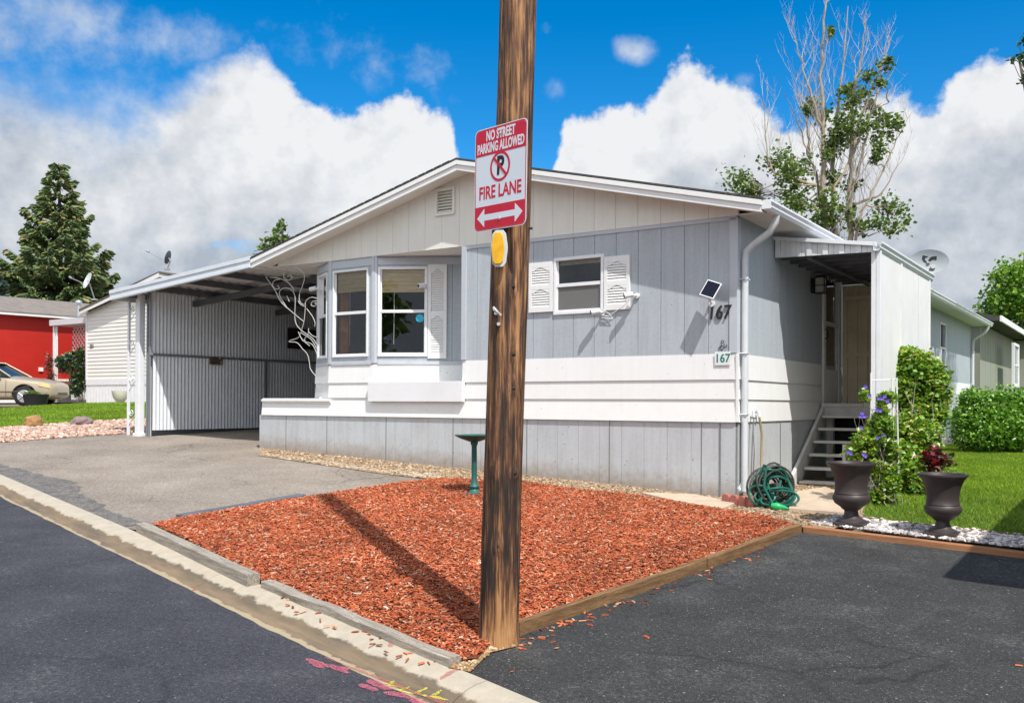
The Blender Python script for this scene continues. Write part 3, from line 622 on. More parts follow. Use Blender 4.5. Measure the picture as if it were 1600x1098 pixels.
# ================================================================ THE MOBILE HOME
FRONT = Fr((0, 0), (1, 0), (0, -1), HM); SIDE = Fr((0, 0), (0, 1), (1, 0), HM)
ZE = 3.575; Z1 = 1.997; Z2 = 1.705; Z3 = 1.478; ZS = 1.215; XR = -3.911; PK = -3.79; LEN = 17.45
def roof_z(x): return 4.56-.245*abs(x-PK)   # underside of the roof over the front wall
def panels(mb, f, u0, u1, zb, zt, holes=(), seams=(), gap=.006, d0=-.012, d1=0.0):
    """vertical grooved panelling with openings; zb/zt numbers or functions of u"""
    fb = zb if callable(zb) else (lambda u: zb); ft = zt if callable(zt) else (lambda u: zt)
    cuts = sorted(set([u0, u1]+[s_ for s_ in seams if u0 < s_ < u1]+[h[0] for h in holes]+[h[1] for h in holes]))
    for a, b in zip(cuts[:-1], cuts[1:]):
        aa = a+(gap/2 if a in seams else 0); bb = b-(gap/2 if b in seams else 0); m = (a+b)/2
        hs_ = sorted([(h[2], h[3]) for h in holes if h[0]-1e-6 <= m <= h[1]+1e-6]); z = [(fb(aa), fb(bb))]
        for h in hs_: z += [(h[0], h[0]), (h[1], h[1])]
        z += [(ft(aa), ft(bb))]
        for i in range(0, len(z), 2):
            (l0, l1), (t0, t1) = z[i], z[i+1]
            mb.hexa([f.p(aa, d0, l0), f.p(bb, d0, l1), f.p(bb, d1, l1), f.p(aa, d1, l0), f.p(aa, d0, t0), f.p(bb, d0, t1), f.p(bb, d1, t1), f.p(aa, d1, t0)])
def backing(mb, f, u0, u1, z0, z1, holes=(), d0=-.06, d1=-.010):
    panels(mb, f, u0, u1, z0, z1, holes, (), 0, d0, d1)
def laps(mb, f, u0, u1, zs, holes=(), t0=.004, t1=.020):
    for zt_, zb_ in zip(zs[:-1], zs[1:]):
        cuts = [(u0, u1)]
        mb.hexa([f.p(u0, -.02, zb_-.004), f.p(u1, -.02, zb_-.004), f.p(u1, t1, zb_-.004), f.p(u0, t1, zb_-.004), f.p(u0, -.02, zt_), f.p(u1, -.02, zt_), f.p(u1, t0, zt_), f.p(u0, t0, zt_)])
def window(parent, f, u0, u1, z0, z1, mull, blind=0, fw=.035, curtain=None, cord=False, mullw=.022, screen=False):
    fr_ = MB()
    for a, b, c, d in ((u0, u0+fw, z0, z1), (u1-fw, u1, z0, z1), (u0+fw, u1-fw, z0, z0+fw), (u0+fw, u1-fw, z1-fw, z1)): fr_.fbox(f, a, b, -.06, .022, c, d)
    W = fr_.build('window', WHITE2, parent, bevel=.004)
    m_ = MB(); m_.fbox(f, u0+fw, u1-fw, -.02, .010, mull-mullw, mull+mullw)
    for a in (u0+fw, u1-fw-.018): m_.fbox(f, a, a+.018, -.02, .004, z0+fw, mull-mullw)
    for a in (u0+fw, u1-fw-.018): m_.fbox(f, a, a+.018, -.035, -.01, mull+mullw, z1-fw)
    m_.fbox(f, u0+fw+.018, u1-fw-.018, -.02, .004, z0+fw, z0+fw+.02)
    m_.build('sash', WHITE2, W, bevel=.002)
    g_ = MB(); [g_.add([f.p(u0+fw, d_, a_), f.p(u1-fw, d_, a_), f.p(u1-fw, d_, b__), f.p(u0+fw, d_, b__)], [(0, 1, 2, 3)]) for d_, a_, b__ in ((-.028, mull+.005, z1-fw), (-.014, z0+fw, mull-.005))]; g_.build('pane', GLASS, W)
    if blind:
        b_ = MB(); n_ = max(3, int(blind/.022))
        for k in range(n_):
            z = z1-fw-.004-k*blind/n_; b_.fbox(f, u0+fw+.01, u1-fw-.01, -.068-.004*(k % 2), -.045-.006*(k % 3), z-blind/n_+.003, z)
        b_.build('blind', BLIND, W)
    if curtain:
        c_ = MB(); a, b = curtain; n_ = 14; P = []
        for k in range(n_+1):
            u = a+(b-a)*k/n_; d = -.12+.025*math.sin(k*2.3)
            P += [f.p(u, d, z0+.02), f.p(u, d, z1-.02)]
        c_.add(P, [(2*k, 2*k+2, 2*k+3, 2*k+1) for k in range(n_)]); c_.build('curtain', CURT, W)
    if cord:
        c_ = MB()
        for u in cord: MB().tube([f.p(u, -.08, z1-fw), f.p(u+.005, -.08, (z0+z1)/2), f.p(u, -.08, z0+fw+.15)], .004, 5).build('blind_cord', WHITE2, W)
    if screen:
        s_ = MB(); s_.fbox(f, u0+fw, u1-fw, -.010, -.008, z0+fw, mull-.01); s_.build('insect_screen', SCREEN, W)
    return W
def screen_mat():
    m = bpy.data.materials.new('screen'); m.use_nodes = True; n = m.node_tree.nodes; l = m.node_tree.links; b = n['Principled BSDF']; b.inputs['Base Color'].default_value = (.26, .26, .25, 1); b.inputs['Roughness'].default_value = .9
    t = n.new('ShaderNodeBsdfTransparent'); mx_ = n.new('ShaderNodeMixShader'); mx_.inputs[0].default_value = .45; l.new(t.outputs[0], mx_.inputs[1]); l.new(b.outputs[0], mx_.inputs[2]); l.new(mx_.outputs[0], n['Material Output'].inputs[0]); return m
SCREEN = screen_mat()
def shutter(parent, f, u0, u1, z0, z1, arch=True, split=.5):
    mb = MB(); st = .045; zm = z0+(z1-z0)*split; d = .03
    mb.fbox(f, u0, u1, -.0, .008, z0, z1)
    for a, b in ((u0, u0+st), (u1-st, u1)): mb.fbox(f, a, b, .009, d, z0, z1)
    for a, b in ((z0, z0+.07), (zm-.03, zm+.03), (z1-.07, z1)): mb.fbox(f, u0+st, u1-st, .009, d, a, b)
    for (a, b) in ((z0+.07, zm-.03), (zm+.03, z1-.07)):
        n_ = max(3, round((b-a)/.034))
        for k in range(n_):
            zb = a+(b-a)*k/n_; h = (b-a)/n_
            mb.hexa([f.p(u0+st, .010, zb+.004), f.p(u1-st, .010, zb+.004), f.p(u1-st, .027, zb), f.p(u0+st, .027, zb), f.p(u0+st, .010, zb+h*.8), f.p(u1-st, .010, zb+h*.8), f.p(u1-st, .021, zb+h*.55), f.p(u0+st, .021, zb+h*.55)])
        if arch:
            um = (u0+u1)/2; hw = (u1-u0)/2-st
            for sg in (-1, 1):
                mb.prism([(um+sg*hw, b), (um+sg*hw, b-.045), (um+sg*hw*.75, b-.045), (um+sg*hw*.35, b-.012), (um, b)], lambda a_, b_, d_: f.p(a_, d_, b_), .010, .029)
    return mb.build('shutter', WHITE, parent, bevel=.002)

home = thing('mobile_home', 'grey and white mobile home numbered 167 with a bay window behind the mulch bed', 'mobile home', (0, 0, .35), HM)
# --- front wall, right section
w1 = FRONT.hit(866, 404); w2 = FRONT.hit(944, 488); WIN = (w1[0], w2[0], w2[1], w1[1])
seams = [-.34-.303*k for k in range(13)]
mb = MB(); panels(mb, FRONT, XR, 0, Z1, ZE, [WIN], seams); backing_holes = [WIN]
mb.build('wall', GREY, home)
mb = MB(); backing(mb, FRONT, XR, -.06, .3, ZE, [WIN]); backing(mb, SIDE, 0, LEN, .3, ZE, [(3.42, 4.30, 1.5, 3.42), (12.55, 13.25, 2.10, 3.35)])
mb.box(-7.0, -.1, LEN-.05, LEN, .3, ZE)
mb.box(-7.0, -.1, 1.0, LEN-.1, .9, 1.0); mb.build('wall_core', GREYD, home)
mb = MB(); mb.box(-6.9, -.1, 3.2, 3.25, 1.0, ZE); mb.box(-3.2, -3.15, .1, 3.2, 1.0, ZE); mb.build('inner_wall', mat('inner_wall', (.22, .20, .18), .9), home)
# corner board and thin trims
mb = MB(); mb.fbox(FRONT, -.085, .014, 0, .014, Z1+.005, ZE-.02); mb.fbox(FRONT, XR-.02, XR+.06, .0, .02, Z1+.01, ZE-.005); mb.box(XR-.022, XR-.002, 0, .86, Z1-.3, ZE-.004)
mb.fbox(FRONT, XR+.06, -.0, .0, .014, ZE-.05, ZE-.004); mb.fbox(SIDE, .0, .10, .0, .012, ZS+.3, ZE-.02)
mb.build('corner_trim', TRIM, home, bevel=.003)
# --- bay with splayed sides
c28, s28 = math.cos(R(28)), math.sin(R(28))
xbR = FRONT.hit(585, 500)[0]; xbL = FRONT.hit(515, 500)[0]
BR = Fr((xbR, 0), (c28, s28), (s28, -c28), HM); LBR = (XR-.02-xbR)/c28
BL0 = Fr((xbL, 0), (-c28, s28), (-s28, -c28), HM); LBL = BL0.hit(494.5, 500)[0]
BL = Fr((xbL-c28*LBL, s28*LBL), (c28, -s28), (-s28, -c28), HM)   # u runs left to right
print('bay', xbL, xbR, LBR, LBL)
def win_px(f, x0, x1, y0, y1):
    a = f.hit(x0, y0); b = f.hit(x1, y1); return (a[0], b[0], b[1], a[1])
WM = win_px(FRONT, 521, 575.5, 424, 557); WR = win_px(BR, 591, 668, 421, 557); WL = win_px(BL, 498, 511.5, 434, 557)
WM = (WM[0], WM[1], WM[2], WM[3]); zlo = WM[2]; zhi = WM[3]; WR = (WR[0], WR[1], zlo, zhi); WL = (max(WL[0], .03), min(WL[1], LBL-.03), zlo, zhi)
print('wins', WM, WR, WL, WIN)
mb = MB()
panels(mb, FRONT, xbL, xbR, Z1-.02, ZE, [WM]); panels(mb, BR, 0, LBR, Z1-.02, ZE, [WR], [1.16]); panels(mb, BL, 0, LBL, Z1-.02, ZE, [WL])
mb.build('bay_wall', GREY, home)
mb = MB(); backing(mb, FRONT, xbL, xbR, .4, ZE, [WM]); backing(mb, BR, 0, LBR, .4, ZE, [WR]); backing(mb, BL, 0, LBL, .4, ZE, [WL])
xe, ye = BL.o.x, BL.o.y; mb.box(xe, xe+.05, ye, LEN, .4, ZE)
mb.build('bay_core', GREYD, home)
mb = MB()  # trims on the bay corners and below the windows
for f, u in ((FRONT, xbL), (FRONT, xbR-.05)): mb.fbox(f, u, u+.05, .001, .016, Z1, ZE-.002)
for f, u in ((BR, 0.0), (BL, LBL-.045)): mb.fbox(f, u, u+.045, .001, .016, Z1, ZE-.002)
for f, a, b in ((FRONT, xbL, xbR), (BR, 0.0, LBR), (BL, 0.0, LBL)): mb.fbox(f, a+.052, b-.052, .001, .02, Z1-.02, Z1+.03); mb.fbox(f, a+.052, b-.052, .001, .010, zhi+.03, ZE-.03)
mb.build('bay_trim', TRIM, home, bevel=.003)
mb = MB()
for f, a, b in ((FRONT, xbL, xbR), (BR, 0.0, LBR), (BL, 0.0, LBL)): laps(mb, f, a, b, [Z1-.021, Z2+.01, Z3+.01] if f is not BR else [Z1-.021, Z2-.01])
laps(mb, FRONT, XR, -.002, [Z1, Z2, Z3]); laps(mb, FRONT, -7.95, -.002, [Z3, ZS], t1=.03)
laps(mb, SIDE, .002, 3.36, [Z1, Z2, Z3, ZS]); laps(mb, SIDE, 4.36, LEN, [Z1, Z2, Z3, ZS])
mb.fbox(FRONT, .0, .022, -.02, .024, ZS, Z1)
mb.build('lap_siding', WHITE, home)
# planter box set in front of the splayed bay side, and the ledge of the deck at the left
a = FRONT.hit(575, 597, .08); b = FRONT.hit(575, 627, .08); e = FRONT.hit(722.5, 597, .08)
mb = MB(); mb.fbox(FRONT, a[0], e[0], .022, .085, b[1], a[1]); mb.box(xbR-.1, XR-.03, .0, .85, a[1]-.05, a[1]-.02)
mb.build('planter_panel', mat('panel_white', (.78, .78, .785), .5, .03, 2, dirt=.12), home, bevel=.004)
mb = MB(); lz = FRONT.hit(410, 623.5)[1]; mb.box(-7.93, xbL+.06, -.055, .10, lz-.035, lz); mb.box(-7.93, xbL+.06, -.035, .10, lz-.06, lz-.036)
mb.box(-7.95, -7.9, 0, 3.0, .45, lz-.04); mb.box(-7.9, xe, .1, 3.0, lz-.3, lz-.28); mb.sphere((-7.95+1.28, .02, lz+.012), .022)
mb.build('deck_ledge', WHITE, home, bevel=.005)
# skirting
mb = MB(); sk = [-.12-.303*k for k in range(1, 30)]
def gl(x): q = HW(x, -.02); return gz(q.x, q.y)-.03
panels(mb, FRONT, -8.02, -.01, gl, ZS-.006, (), [-.55-.305*k for k in range(24)], gap=.0035, d0=-.012, d1=.004)
for k in range(6): pass
mb.box(-8.02, -8.0, 0, 3.0, .5, ZS-.01)
def gls(y): q = HW(.02, y); return gz(q.x, q.y)-.03
panels(mb, SIDE, .06, LEN, gls, ZS-.006, (), [1.35+.61*k for k in range(27)], gap=.004, d0=-.012, d1=.004)
so_ = mb.build('skirting', SKIRT, home); ha = so_.data.attributes.new('hag', 'FLOAT', 'POINT')
ha.data.foreach_set('value', [HW(v.co.x, v.co.y, v.co.z+.35).z-gz(HW(v.co.x, v.co.y).x, HW(v.co.x, v.co.y).y) for v in so_.data.vertices])
nt = SKIRT.node_tree; nn = nt.nodes; ll_ = nt.links; bs = nn['Principled BSDF']; src = bs.inputs['Base Color'].links[0].from_socket
at_ = nn.new('ShaderNodeAttribute'); at_.attribute_name = 'hag'; tcn = nn.new('ShaderNodeTexCoord'); nzn = nn.new('ShaderNodeTexNoise'); nzn.inputs['Scale'].default_value = 9; nzn.inputs['Detail'].default_value = 8; nzn.inputs['Roughness'].default_value = .75; ll_.new(tcn.outputs['Object'], nzn.inputs['Vector'])
m1 = nn.new('ShaderNodeMath'); m1.operation = 'MULTIPLY_ADD'; ll_.new(nzn.outputs['Fac'], m1.inputs[0]); m1.inputs[1].default_value = -.42; ll_.new(at_.outputs['Fac'], m1.inputs[2]); r1 = nn.new('ShaderNodeMapRange'); ll_.new(m1.outputs[0], r1.inputs[0]); r1.inputs[1].default_value = -.20; r1.inputs[2].default_value = .04; r1.inputs[3].default_value = .75; r1.inputs[4].default_value = 0
x1 = nn.new('ShaderNodeMix'); x1.data_type = 'RGBA'; ll_.new(r1.outputs[0], x1.inputs[0]); ll_.new(src, x1.inputs[6]); x1.inputs[7].default_value = (.27, .20, .14, 1); ll_.new(x1.outputs[2], bs.inputs['Base Color'])
mb = MB()
for u in (-.42, -1.63, -2.85, -4.07, -5.3, -6.5, -7.4): MB().fbox(FRONT, u-.004, u+.004, .0041, .009, gl(u)+.02, ZS-.01).build('panel_joint', GREYD, home)
MB().fbox(FRONT, -.20, -.185, .0041, .012, gl(-.2)+.02, ZS-.02).build('panel_joint', GREYD, home); MB().fbox(SIDE, 1.53, 1.545, .0041, .012, .34, ZS-.02).build('panel_joint', GREYD, home)
# gable
mb = MB(); panels(mb, FRONT, -7.6, 0.02, ZE-.002, lambda x: roof_z(x)+.05, [(*[FRONT.hit(684, 300)[0], FRONT.hit(711, 300)[0]], 4.05, 4.38)], [-.34-.303*k for k in range(25)], gap=.004, d0=-.03, d1=.016)
mb.build('gable', BEIGE, home)
mb = MB(); mb.box(-7.85, 0, .0, 1.2, ZE-.002, ZE+.02); mb.box(-7.85, -6.9, 1.2, LEN, ZE-.002, ZE+.02); mb.build('porch_ceiling', SOFF, home)
# vent
v0, v1 = FRONT.hit(683, 300)[0], FRONT.hit(712, 300)[0]; mb = MB()
for a, b, c, d in ((v0-.01, v0+.03, 4.03, 4.41), (v1-.03, v1+.01, 4.03, 4.41), (v0+.03, v1-.03, 4.03, 4.07), (v0+.03, v1-.03, 4.37, 4.41)): mb.fbox(FRONT, a, b, -.02, .045, c, d)
for k in range(7):
    z = 4.075+k*.042; mb.hexa([FRONT.p(v0+.03, .0, z+.028), FRONT.p(v1-.03, .0, z+.028), FRONT.p(v1-.03, .034, z), FRONT.p(v0+.03, .034, z), FRONT.p(v0+.03, .0, z+.034), FRONT.p(v1-.03, .0, z+.034), FRONT.p(v1-.03, .034, z+.007), FRONT.p(v0+.03, .034, z+.007)])
mb.fbox(FRONT, v0+.02, v1-.02, -.04, -.03, 4.05, 4.39)
mb.build('gable_vent', BEIGE, home, bevel=.003)
# roof: slab, shingles, rake boards, soffits, gutters
OV = .32; XEL, XER = -7.88, .40; BACK = LEN+.35
def rz(x, off=0): return 4.70-.245*abs(x-PK)+off     # top of the roof
def slab(mb, t0, t1, y0, y1, xl=XEL, xr=XER):
    for a, b in ((xl, PK), (PK, xr)):
        mb.hexa([(a, y0, rz(a)+t0), (b, y0, rz(b)+t0), (b, y1, rz(b)+t0), (a, y1, rz(a)+t0), (a, y0, rz(a)+t1), (b, y0, rz(b)+t1), (b, y1, rz(b)+t1), (a, y1, rz(a)+t1)])
mb = MB(); slab(mb, -.10, -.022, -OV+.035, BACK-.03, XEL+.03, XER-.03); rf = mb.build('roof', SOFF, home)
mb = MB(); slab(mb, -.020, .004, -OV-.02, BACK, XEL-.01, XER+.015)
# shingle butts standing a little proud at the front edge
for k in range(30):
    x = XEL+.02+k*.142; xx = PK+(PK-x) if False else x
    if x+.12 < PK: mb.hexa([(x, -OV-.024, rz(x)+.004), (x+.12, -OV-.024, rz(x+.12)+.004), (x+.12, .4, rz(x+.12)+.004), (x, .4, rz(x)+.004), (x, -OV-.024, rz(x)+.010), (x+.12, -OV-.024, rz(x+.12)+.010), (x+.12, .4, rz(x+.12)+.010), (x, .4, rz(x)+.010)])
mb.build('shingles', SHING, rf)
mb = MB(); slab(mb, -.16, -.024, -OV, -OV+.034); slab(mb, -.085, -.026, -OV-.018, -OV-.001)
mb.build('rake_board', WHITE, rf, bevel=.003)
mb = MB(); slab(mb, -.135, -.115, -OV+.035, -.0, XEL+.06, XER-.05); mb.box(-.0, XER-.02, 0, BACK, ZE-.0, ZE+.015)
mb.build('soffit', SOFF, rf)
mb = MB()  # K-style gutter along the right eave: open profile
gpz = rz(XER)-.03; prof_g = [(0, 0), (0, -.10), (.06, -.105), (.085, -.07), (.085, -.045), (.105, -.02), (.105, .0), (.098, 0), (.098, -.018), (.078, -.045), (.078, -.068), (.055, -.097), (.008, -.093), (.008, 0)]
mb.prism([(XER+a, gpz+b) for a, b in prof_g], lambda a, b, d: (a, d, b), -OV+.0, BACK); mb.box(XER-.03, XER-.001, -OV, BACK, ZE+.016, gpz+.01)
mb.box(XER+.001, XER+.104, -OV-.006, -OV-.0, gpz-.10, gpz)
mb.build('gutter', WHITE2, rf, bevel=.002)
mb = MB(); mb.box(XEL-.0, XEL+.03, -OV+.03, BACK, rz(XEL)-.16, rz(XEL)-.022); mb.build('left_fascia', WHITE, rf)
# roof vents poke out by the ridge at the right
mb = MB()
for x, y in ((-2.6, 1.0),):
    mb.box(x-.15, x+.15, y-.15, y+.15, rz(x)-.02, rz(x)+.10)
mb.build('roof_vent', SHING, rf, bevel=.02)
# downspout with its elbow
def downspout(y, xw=.03, ytop=None, h=.055, zb=.5):
    mb = MB(); ya = y
    path = [(XER+.03, ya-.02, gpz-.09), (XER+.02, ya-.02, gpz-.17), (XER-.05, ya-.01, gpz-.28), (.16, ya, gpz-.40), (.075, ya, gpz-.47), (.06, ya, gpz-.58), (.06, ya, zb)]
    mb.tube(path, h*.72, 10); 
    for z in (2.85, 2.0, 1.3): mb.tube([(.005, ya-.045, z), (.10, ya-.045, z), (.10, ya+.045, z), (.005, ya+.045, z)], .008, 4)
    return mb.build('downspout', mat('spout_paint', (.62, .64, .66), .5, .05, 3, dirt=.25, dscale=4), home, smooth=True)
downspout(.10, zb=.42); downspout(LEN-.1, zb=.5)
# --- side wall
mb = MB(); DOORH = (3.42, 4.30, 1.46, 3.42); WSD = SIDE.hit(1468, 503); WSE = SIDE.hit(1477, 590); SW = (WSD[0], WSE[0], WSE[1], WSD[1])
panels(mb, SIDE, .10, LEN, Z1, ZE, [(3.42, 4.30, Z1-.1, 3.42), (SW[0], SW[1], SW[2], SW[3])], [.305*k for k in range(1, 57)], gap=.004); mb.build('wall', GREY, home)
window(home, SIDE, SW[0], SW[1], SW[2], SW[3], (SW[2]+SW[3])/2+.05, blind=.3)
# --- windows and shutters on the front
window(home, FRONT, *WM[:2], WM[2], WM[3], FRONT.hit(548, 489)[1], blind=.30, curtain=(WM[0]+.02, WM[0]+.22), cord=[WM[0]+.27], fw=.03)
W_ = window(home, BR, *WR[:2], WR[2], WR[3], FRONT.hit(548, 489)[1], blind=.33, cord=[WR[0]+.22, WR[0]+.83], fw=.035)
mb = MB(); s0 = BR.hit(656, 497, -.01); mb.lathe([(.001, 0), (.062, 0), (.062, .003), (.001, .003)], (0, 0, 0), 8, lambda v: BR.p(s0[0]+v[0], -.010+v[2], s0[1]+v[1])); mb.build('round_sticker', mat('cyan_sticker', (.03, .42, .62), .5, .05), W_)
window(home, BL, *WL[:2], WL[2], WL[3], FRONT.hit(548, 489)[1], blind=.3, fw=.03)
sh = win_px(BR, 668.5, 698, 417, 559); shutter(home, BR, sh[0]+.01, sh[1], zlo-.03, zhi+.03, split=.47)
window(home, FRONT, *WIN, FRONT.hit(905, 444)[1], fw=.04, blind=.05, screen=True)
sa = FRONT.hit(828, 412); sb = FRONT.hit(864.5, 488); shutter(home, FRONT, sa[0], sb[0], sb[1]+.01, sa[1]-.0)
sa = FRONT.hit(945.5, 402); sb = FRONT.hit(985, 483); shutter(home, FRONT, sa[0], sb[0], sb[1], sa[1]+.0)
# --- numbers and plaque
def text_on(f, s, u, z, d, size, m, name, parent, xs=1, bold=0, shear=0, rot=0, ext=.002):
    V_, F_ = text_geo(s, size, bold, ext, xs, shear=shear); cr_, sr_ = math.cos(rot), math.sin(rot)
    return MB().add([f.p(u+x*cr_-y*sr_, d+zz_, z+x*sr_+y*cr_) for x, y, zz_ in V_], F_).build(name, m, parent)
n0 = FRONT.hit(1124, 489); text_on(FRONT, '167', n0[0], n0[1], .016, .22, BLACK, 'house_number', home, xs=.85, bold=.003, shear=.12, ext=.006)
pq = FRONT.hit(1118, 550); pr = FRONT.hit(1142.5, 570.5)
mb = MB(); mb.fbox(FRONT, pq[0], pr[0], .0215, .027, pr[1], pq[1]); PQ = mb.build('number_plaque', WHITE2, home, bevel=.002)
text_on(FRONT, '167', (pq[0]+pr[0])/2, (pq[1]+pr[1])/2, .0278, .135, mat('green_paint', (.01, .20, .15), .5, .05), 'plaque_number', PQ, xs=.92, bold=.003, ext=.0008)
# small black wire ornament above the plaque
o0 = FRONT.hit(1131, 541); mb = MB()
def orn(pts): mb.tube([FRONT.p(o0[0]+x*.01, .025, o0[1]+z*.01) for x, z in pts], .005, 5)
orn([(-2, 0), (-2.5, 5), (-1, 7), (1, 6), (0, 4), (-1.5, 3.6)]); orn([(0, 4), (2, 2), (0, 0), (-3, -.5), (-5, -3)]); orn([(0, 0), (3, -2.5), (4, -1), (2, 0), (1, -2), (-1, -4), (-3, -4)]); orn([(3.6, -1), (4.5, 1.5)])
tag(mb.build('wall_ornament', BLACK, home))

# --- door, steps, porch (all part of the home)
mb = MB(); du0, du1, dz0, dz1 = DOORH
for a, b, c, d in ((du0, du0+.07, dz0, dz1), (du1-.07, du1, dz0, dz1), (du0+.07, du1-.07, dz1-.07, dz1)): mb.fbox(SIDE, a, b, -.05, .03, c, d)
mb.fbox(SIDE, du0, du1, -.05, .03, dz0-.04, dz0-.001)
DR = mb.build('door', WHITE, home, bevel=.004)
mb = MB(); zt1 = SIDE.hit(1298, 507)[1]; zt2 = SIDE.hit(1298, 578)[1]
for a, b, c, d in ((du0+.07, du0+.16, dz0, dz1-.07), (du1-.16, du1-.07, dz0, dz1-.07), (du0+.16, du1-.16, dz0, zt2), (du0+.16, du1-.16, zt1-.03, zt1+.03), (du0+.16, du1-.16, dz1-.15, dz1-.07)): mb.fbox(SIDE, a, b, -.02, .015, c, d)
mb.build('door_leaf', WHITE, DR, bevel=.003)
mb = MB(); [mb.add([SIDE.p(du0+.16, -.008, a_), SIDE.p(du1-.16, -.008, a_), SIDE.p(du1-.16, -.008, b__), SIDE.p(du0+.16, -.008, b__)], [(0, 1, 2, 3)]) for a_, b__ in ((zt2, zt1-.03), (zt1+.03, dz1-.15))]; mb.build('pane', GLASS, DR)
mb = MB(); mb.fbox(SIDE, du0+.12, du1-.1, -.06, -.05, dz0, dz1-.05); mb.build('inner_door', mat('inner_door', (.16, .14, .12), .8), DR)
mb = MB(); mb.tube([SIDE.p(du0+.11, .015, 2.38), SIDE.p(du0+.11, .05, 2.40), SIDE.p(du0+.11, .05, 2.50), SIDE.p(du0+.11, .015, 2.52)], .010, 6); mb.build('door_handle', BLACK, DR)
PY0, PY1, PX = 1.30, 4.45, 1.20
# porch roof
zi, zo = SIDE.hit(1212, 369)[1], 0
FPR = Fr((0, PY0), (1, 0), (0, -1), HM); zi = FPR.hit(1212, 370)[1]; tip = FPR.hit(1370, 379); zib = FPR.hit(1212, 403)[1]; tipb = FPR.hit(1360, 394); print('porch', zi, tip, zib, tipb)
PX1 = tip[0]
def pz(x, a, b): return a+(b-a)*x/PX1
mb = MB(); mb.hexa([(0.02, PY0, pz(.02, zi, tip[1])-.03), (PX1, PY0, tip[1]-.03), (PX1, PY1+.1, tip[1]-.03), (0.02, PY1+.1, zi-.03), (0.02, PY0, zi-.005), (PX1, PY0, tip[1]-.005), (PX1, PY1+.1, tip[1]-.005), (0.02, PY1+.1, zi-.005)])
PR = mb.build('porch_roof', SILV, home)
mb = MB()  # fluted end skirt
n_ = 18
for k in range(n_):
    a = .02+(PX1-.06)*k/n_; b = .02+(PX1-.06)*(k+1)/n_; pr_ = .006 if k % 3 else .022
    za = zib+(tipb[1]-zib)*a/PX1; zb_ = zib+(tipb[1]-zib)*b/PX1
    mb.hexa([(a, PY0-pr_, za), (b-.004, PY0-pr_, zb_), (b-.004, PY0+.01, zb_), (a, PY0+.01, za), (a, PY0-pr_, pz(a, zi, tip[1])-.045), (b-.004, PY0-pr_, pz(b, zi, tip[1])-.045), (b-.004, PY0+.01, pz(b, zi, tip[1])-.045), (a, PY0+.01, pz(a, zi, tip[1])-.045)])
mb.build('end_skirt', WHITE2, PR)
mb = MB(); mb.hexa([(0.0, PY0-.05, zi-.045), (PX1, PY0-.05, tip[1]-.045), (PX1, PY0+.02, tip[1]-.045), (0, PY0+.02, zi-.045), (0, PY0-.05, zi), (PX1, PY0-.05, tip[1]), (PX1, PY0+.02, tip[1]), (0, PY0+.02, zi)])
pg = tip[1]; mb.prism([(PX1-.03+a, pg+b-.0) for a, b in prof_g], lambda a, b, d: (a, d, b), PY0-.05, PY1+.15)
mb.build('roof_trim', WHITE2, PR, bevel=.002)
mb = MB()
for k in range(9): y = PY0+.2+k*.36; mb.box(.03, PX1-.04, y-.02, y+.02, min(zi, tip[1])-.09, min(zi, tip[1])-.032)
mb.box(.4, .46, PY0+.03, PY1, tip[1]-.13, tip[1]-.09); mb.build('rafter', CPBEAM, PR)
# porch posts and outer wall
mb = MB(); mb.box(PX-.03, PX+.02, PY0-.0, PY0+.05, .32, tip[1]-.09); mb.box(PX+.025, PX+.075, PY0+.005, PY0+.08, .32, tip[1]-.09)
mb.build('porch_post', WHITE2, home, bevel=.004)
mb = MB(); ow_ = Fr((PX+.06, 0), (0, 1), (1, 0), HM)
panels(mb, ow_, PY0+.09, PY1, .45, tip[1]-.1, (), [PY0+.09+1.12*k for k in range(1, 3)], gap=.02, d0=-.03, d1=0); mb.fbox(ow_, PY0+1.17, PY0+1.25, .001, .012, .45, tip[1]-.1)
mb.fbox(ow_, PY1-.06, PY1, .001, .014, .45, tip[1]-.1); mb.build('porch_wall', mat('porch_white', (.80, .79, .76), .6, .04, 2, .06, 30, dirt=.2, dscale=2.5, streak=.12), home)
mb = MB()  # fluted tan back wall of the porch
bw = Fr((0, PY1), (1, 0), (0, -1), HM); n_ = 16
for k in range(n_):
    a = .03+(PX)*k/n_; b = .03+PX*(k+1)/n_-.006; pr_ = .002 if k % 2 else .034
    mb.fbox(bw, a, b, 0, pr_, 1.42, tip[1]-.12)
mb.fbox(bw, .02, PX, -.02, -.001, 1.3, tip[1]-.1); mb.fbox(bw, .05, PX, .035, .05, 2.16, 2.22); mb.fbox(bw, .42, .48, .035, .05, 1.44, 2.16); mb.fbox(bw, .05, PX, .035, .05, tip[1]-.32, tip[1]-.26)
mb.build('back_wall', TAN, home)
# landing and stairs
GRW = mat('grey_wood', (.66, .64, .60), .85, .18, 3, .5, 40, stretch=(1, 1, 1), col2=(.48, .46, .43), dirt=.45, dscale=4)
zl = 1.44; YL = SIDE.hit(1288, 632, .35)[0]; YB = SIDE.hit(1243, 758, .12)[0]; print('stairs', YL, YB); YL = 3.25; YB = 1.98
ST = mb = MB(); mb.box(.04, PX-.04, YL, PY1-.01, zl-.05, zl); mb.box(.06, PX-.04, YL+.01, YL+.05, zl-.19, zl-.052)
for k in range(1, 7): pass
nst = 6; rise = (zl-.37)/(nst+.3)
LND = mb.build('porch_deck', GRW, home, bevel=.004)
mb = MB()
for k in range(1, nst+1):
    z = zl-rise*k; y1 = YL-(YL-YB)*(k-1)/nst; y0 = YL-(YL-YB)*k/nst-.02; mb.box(.12, PX-.08, y0, y1-.02, z-.035, z)
mb.build('tread', GRW, LND, bevel=.004)
mb = MB()
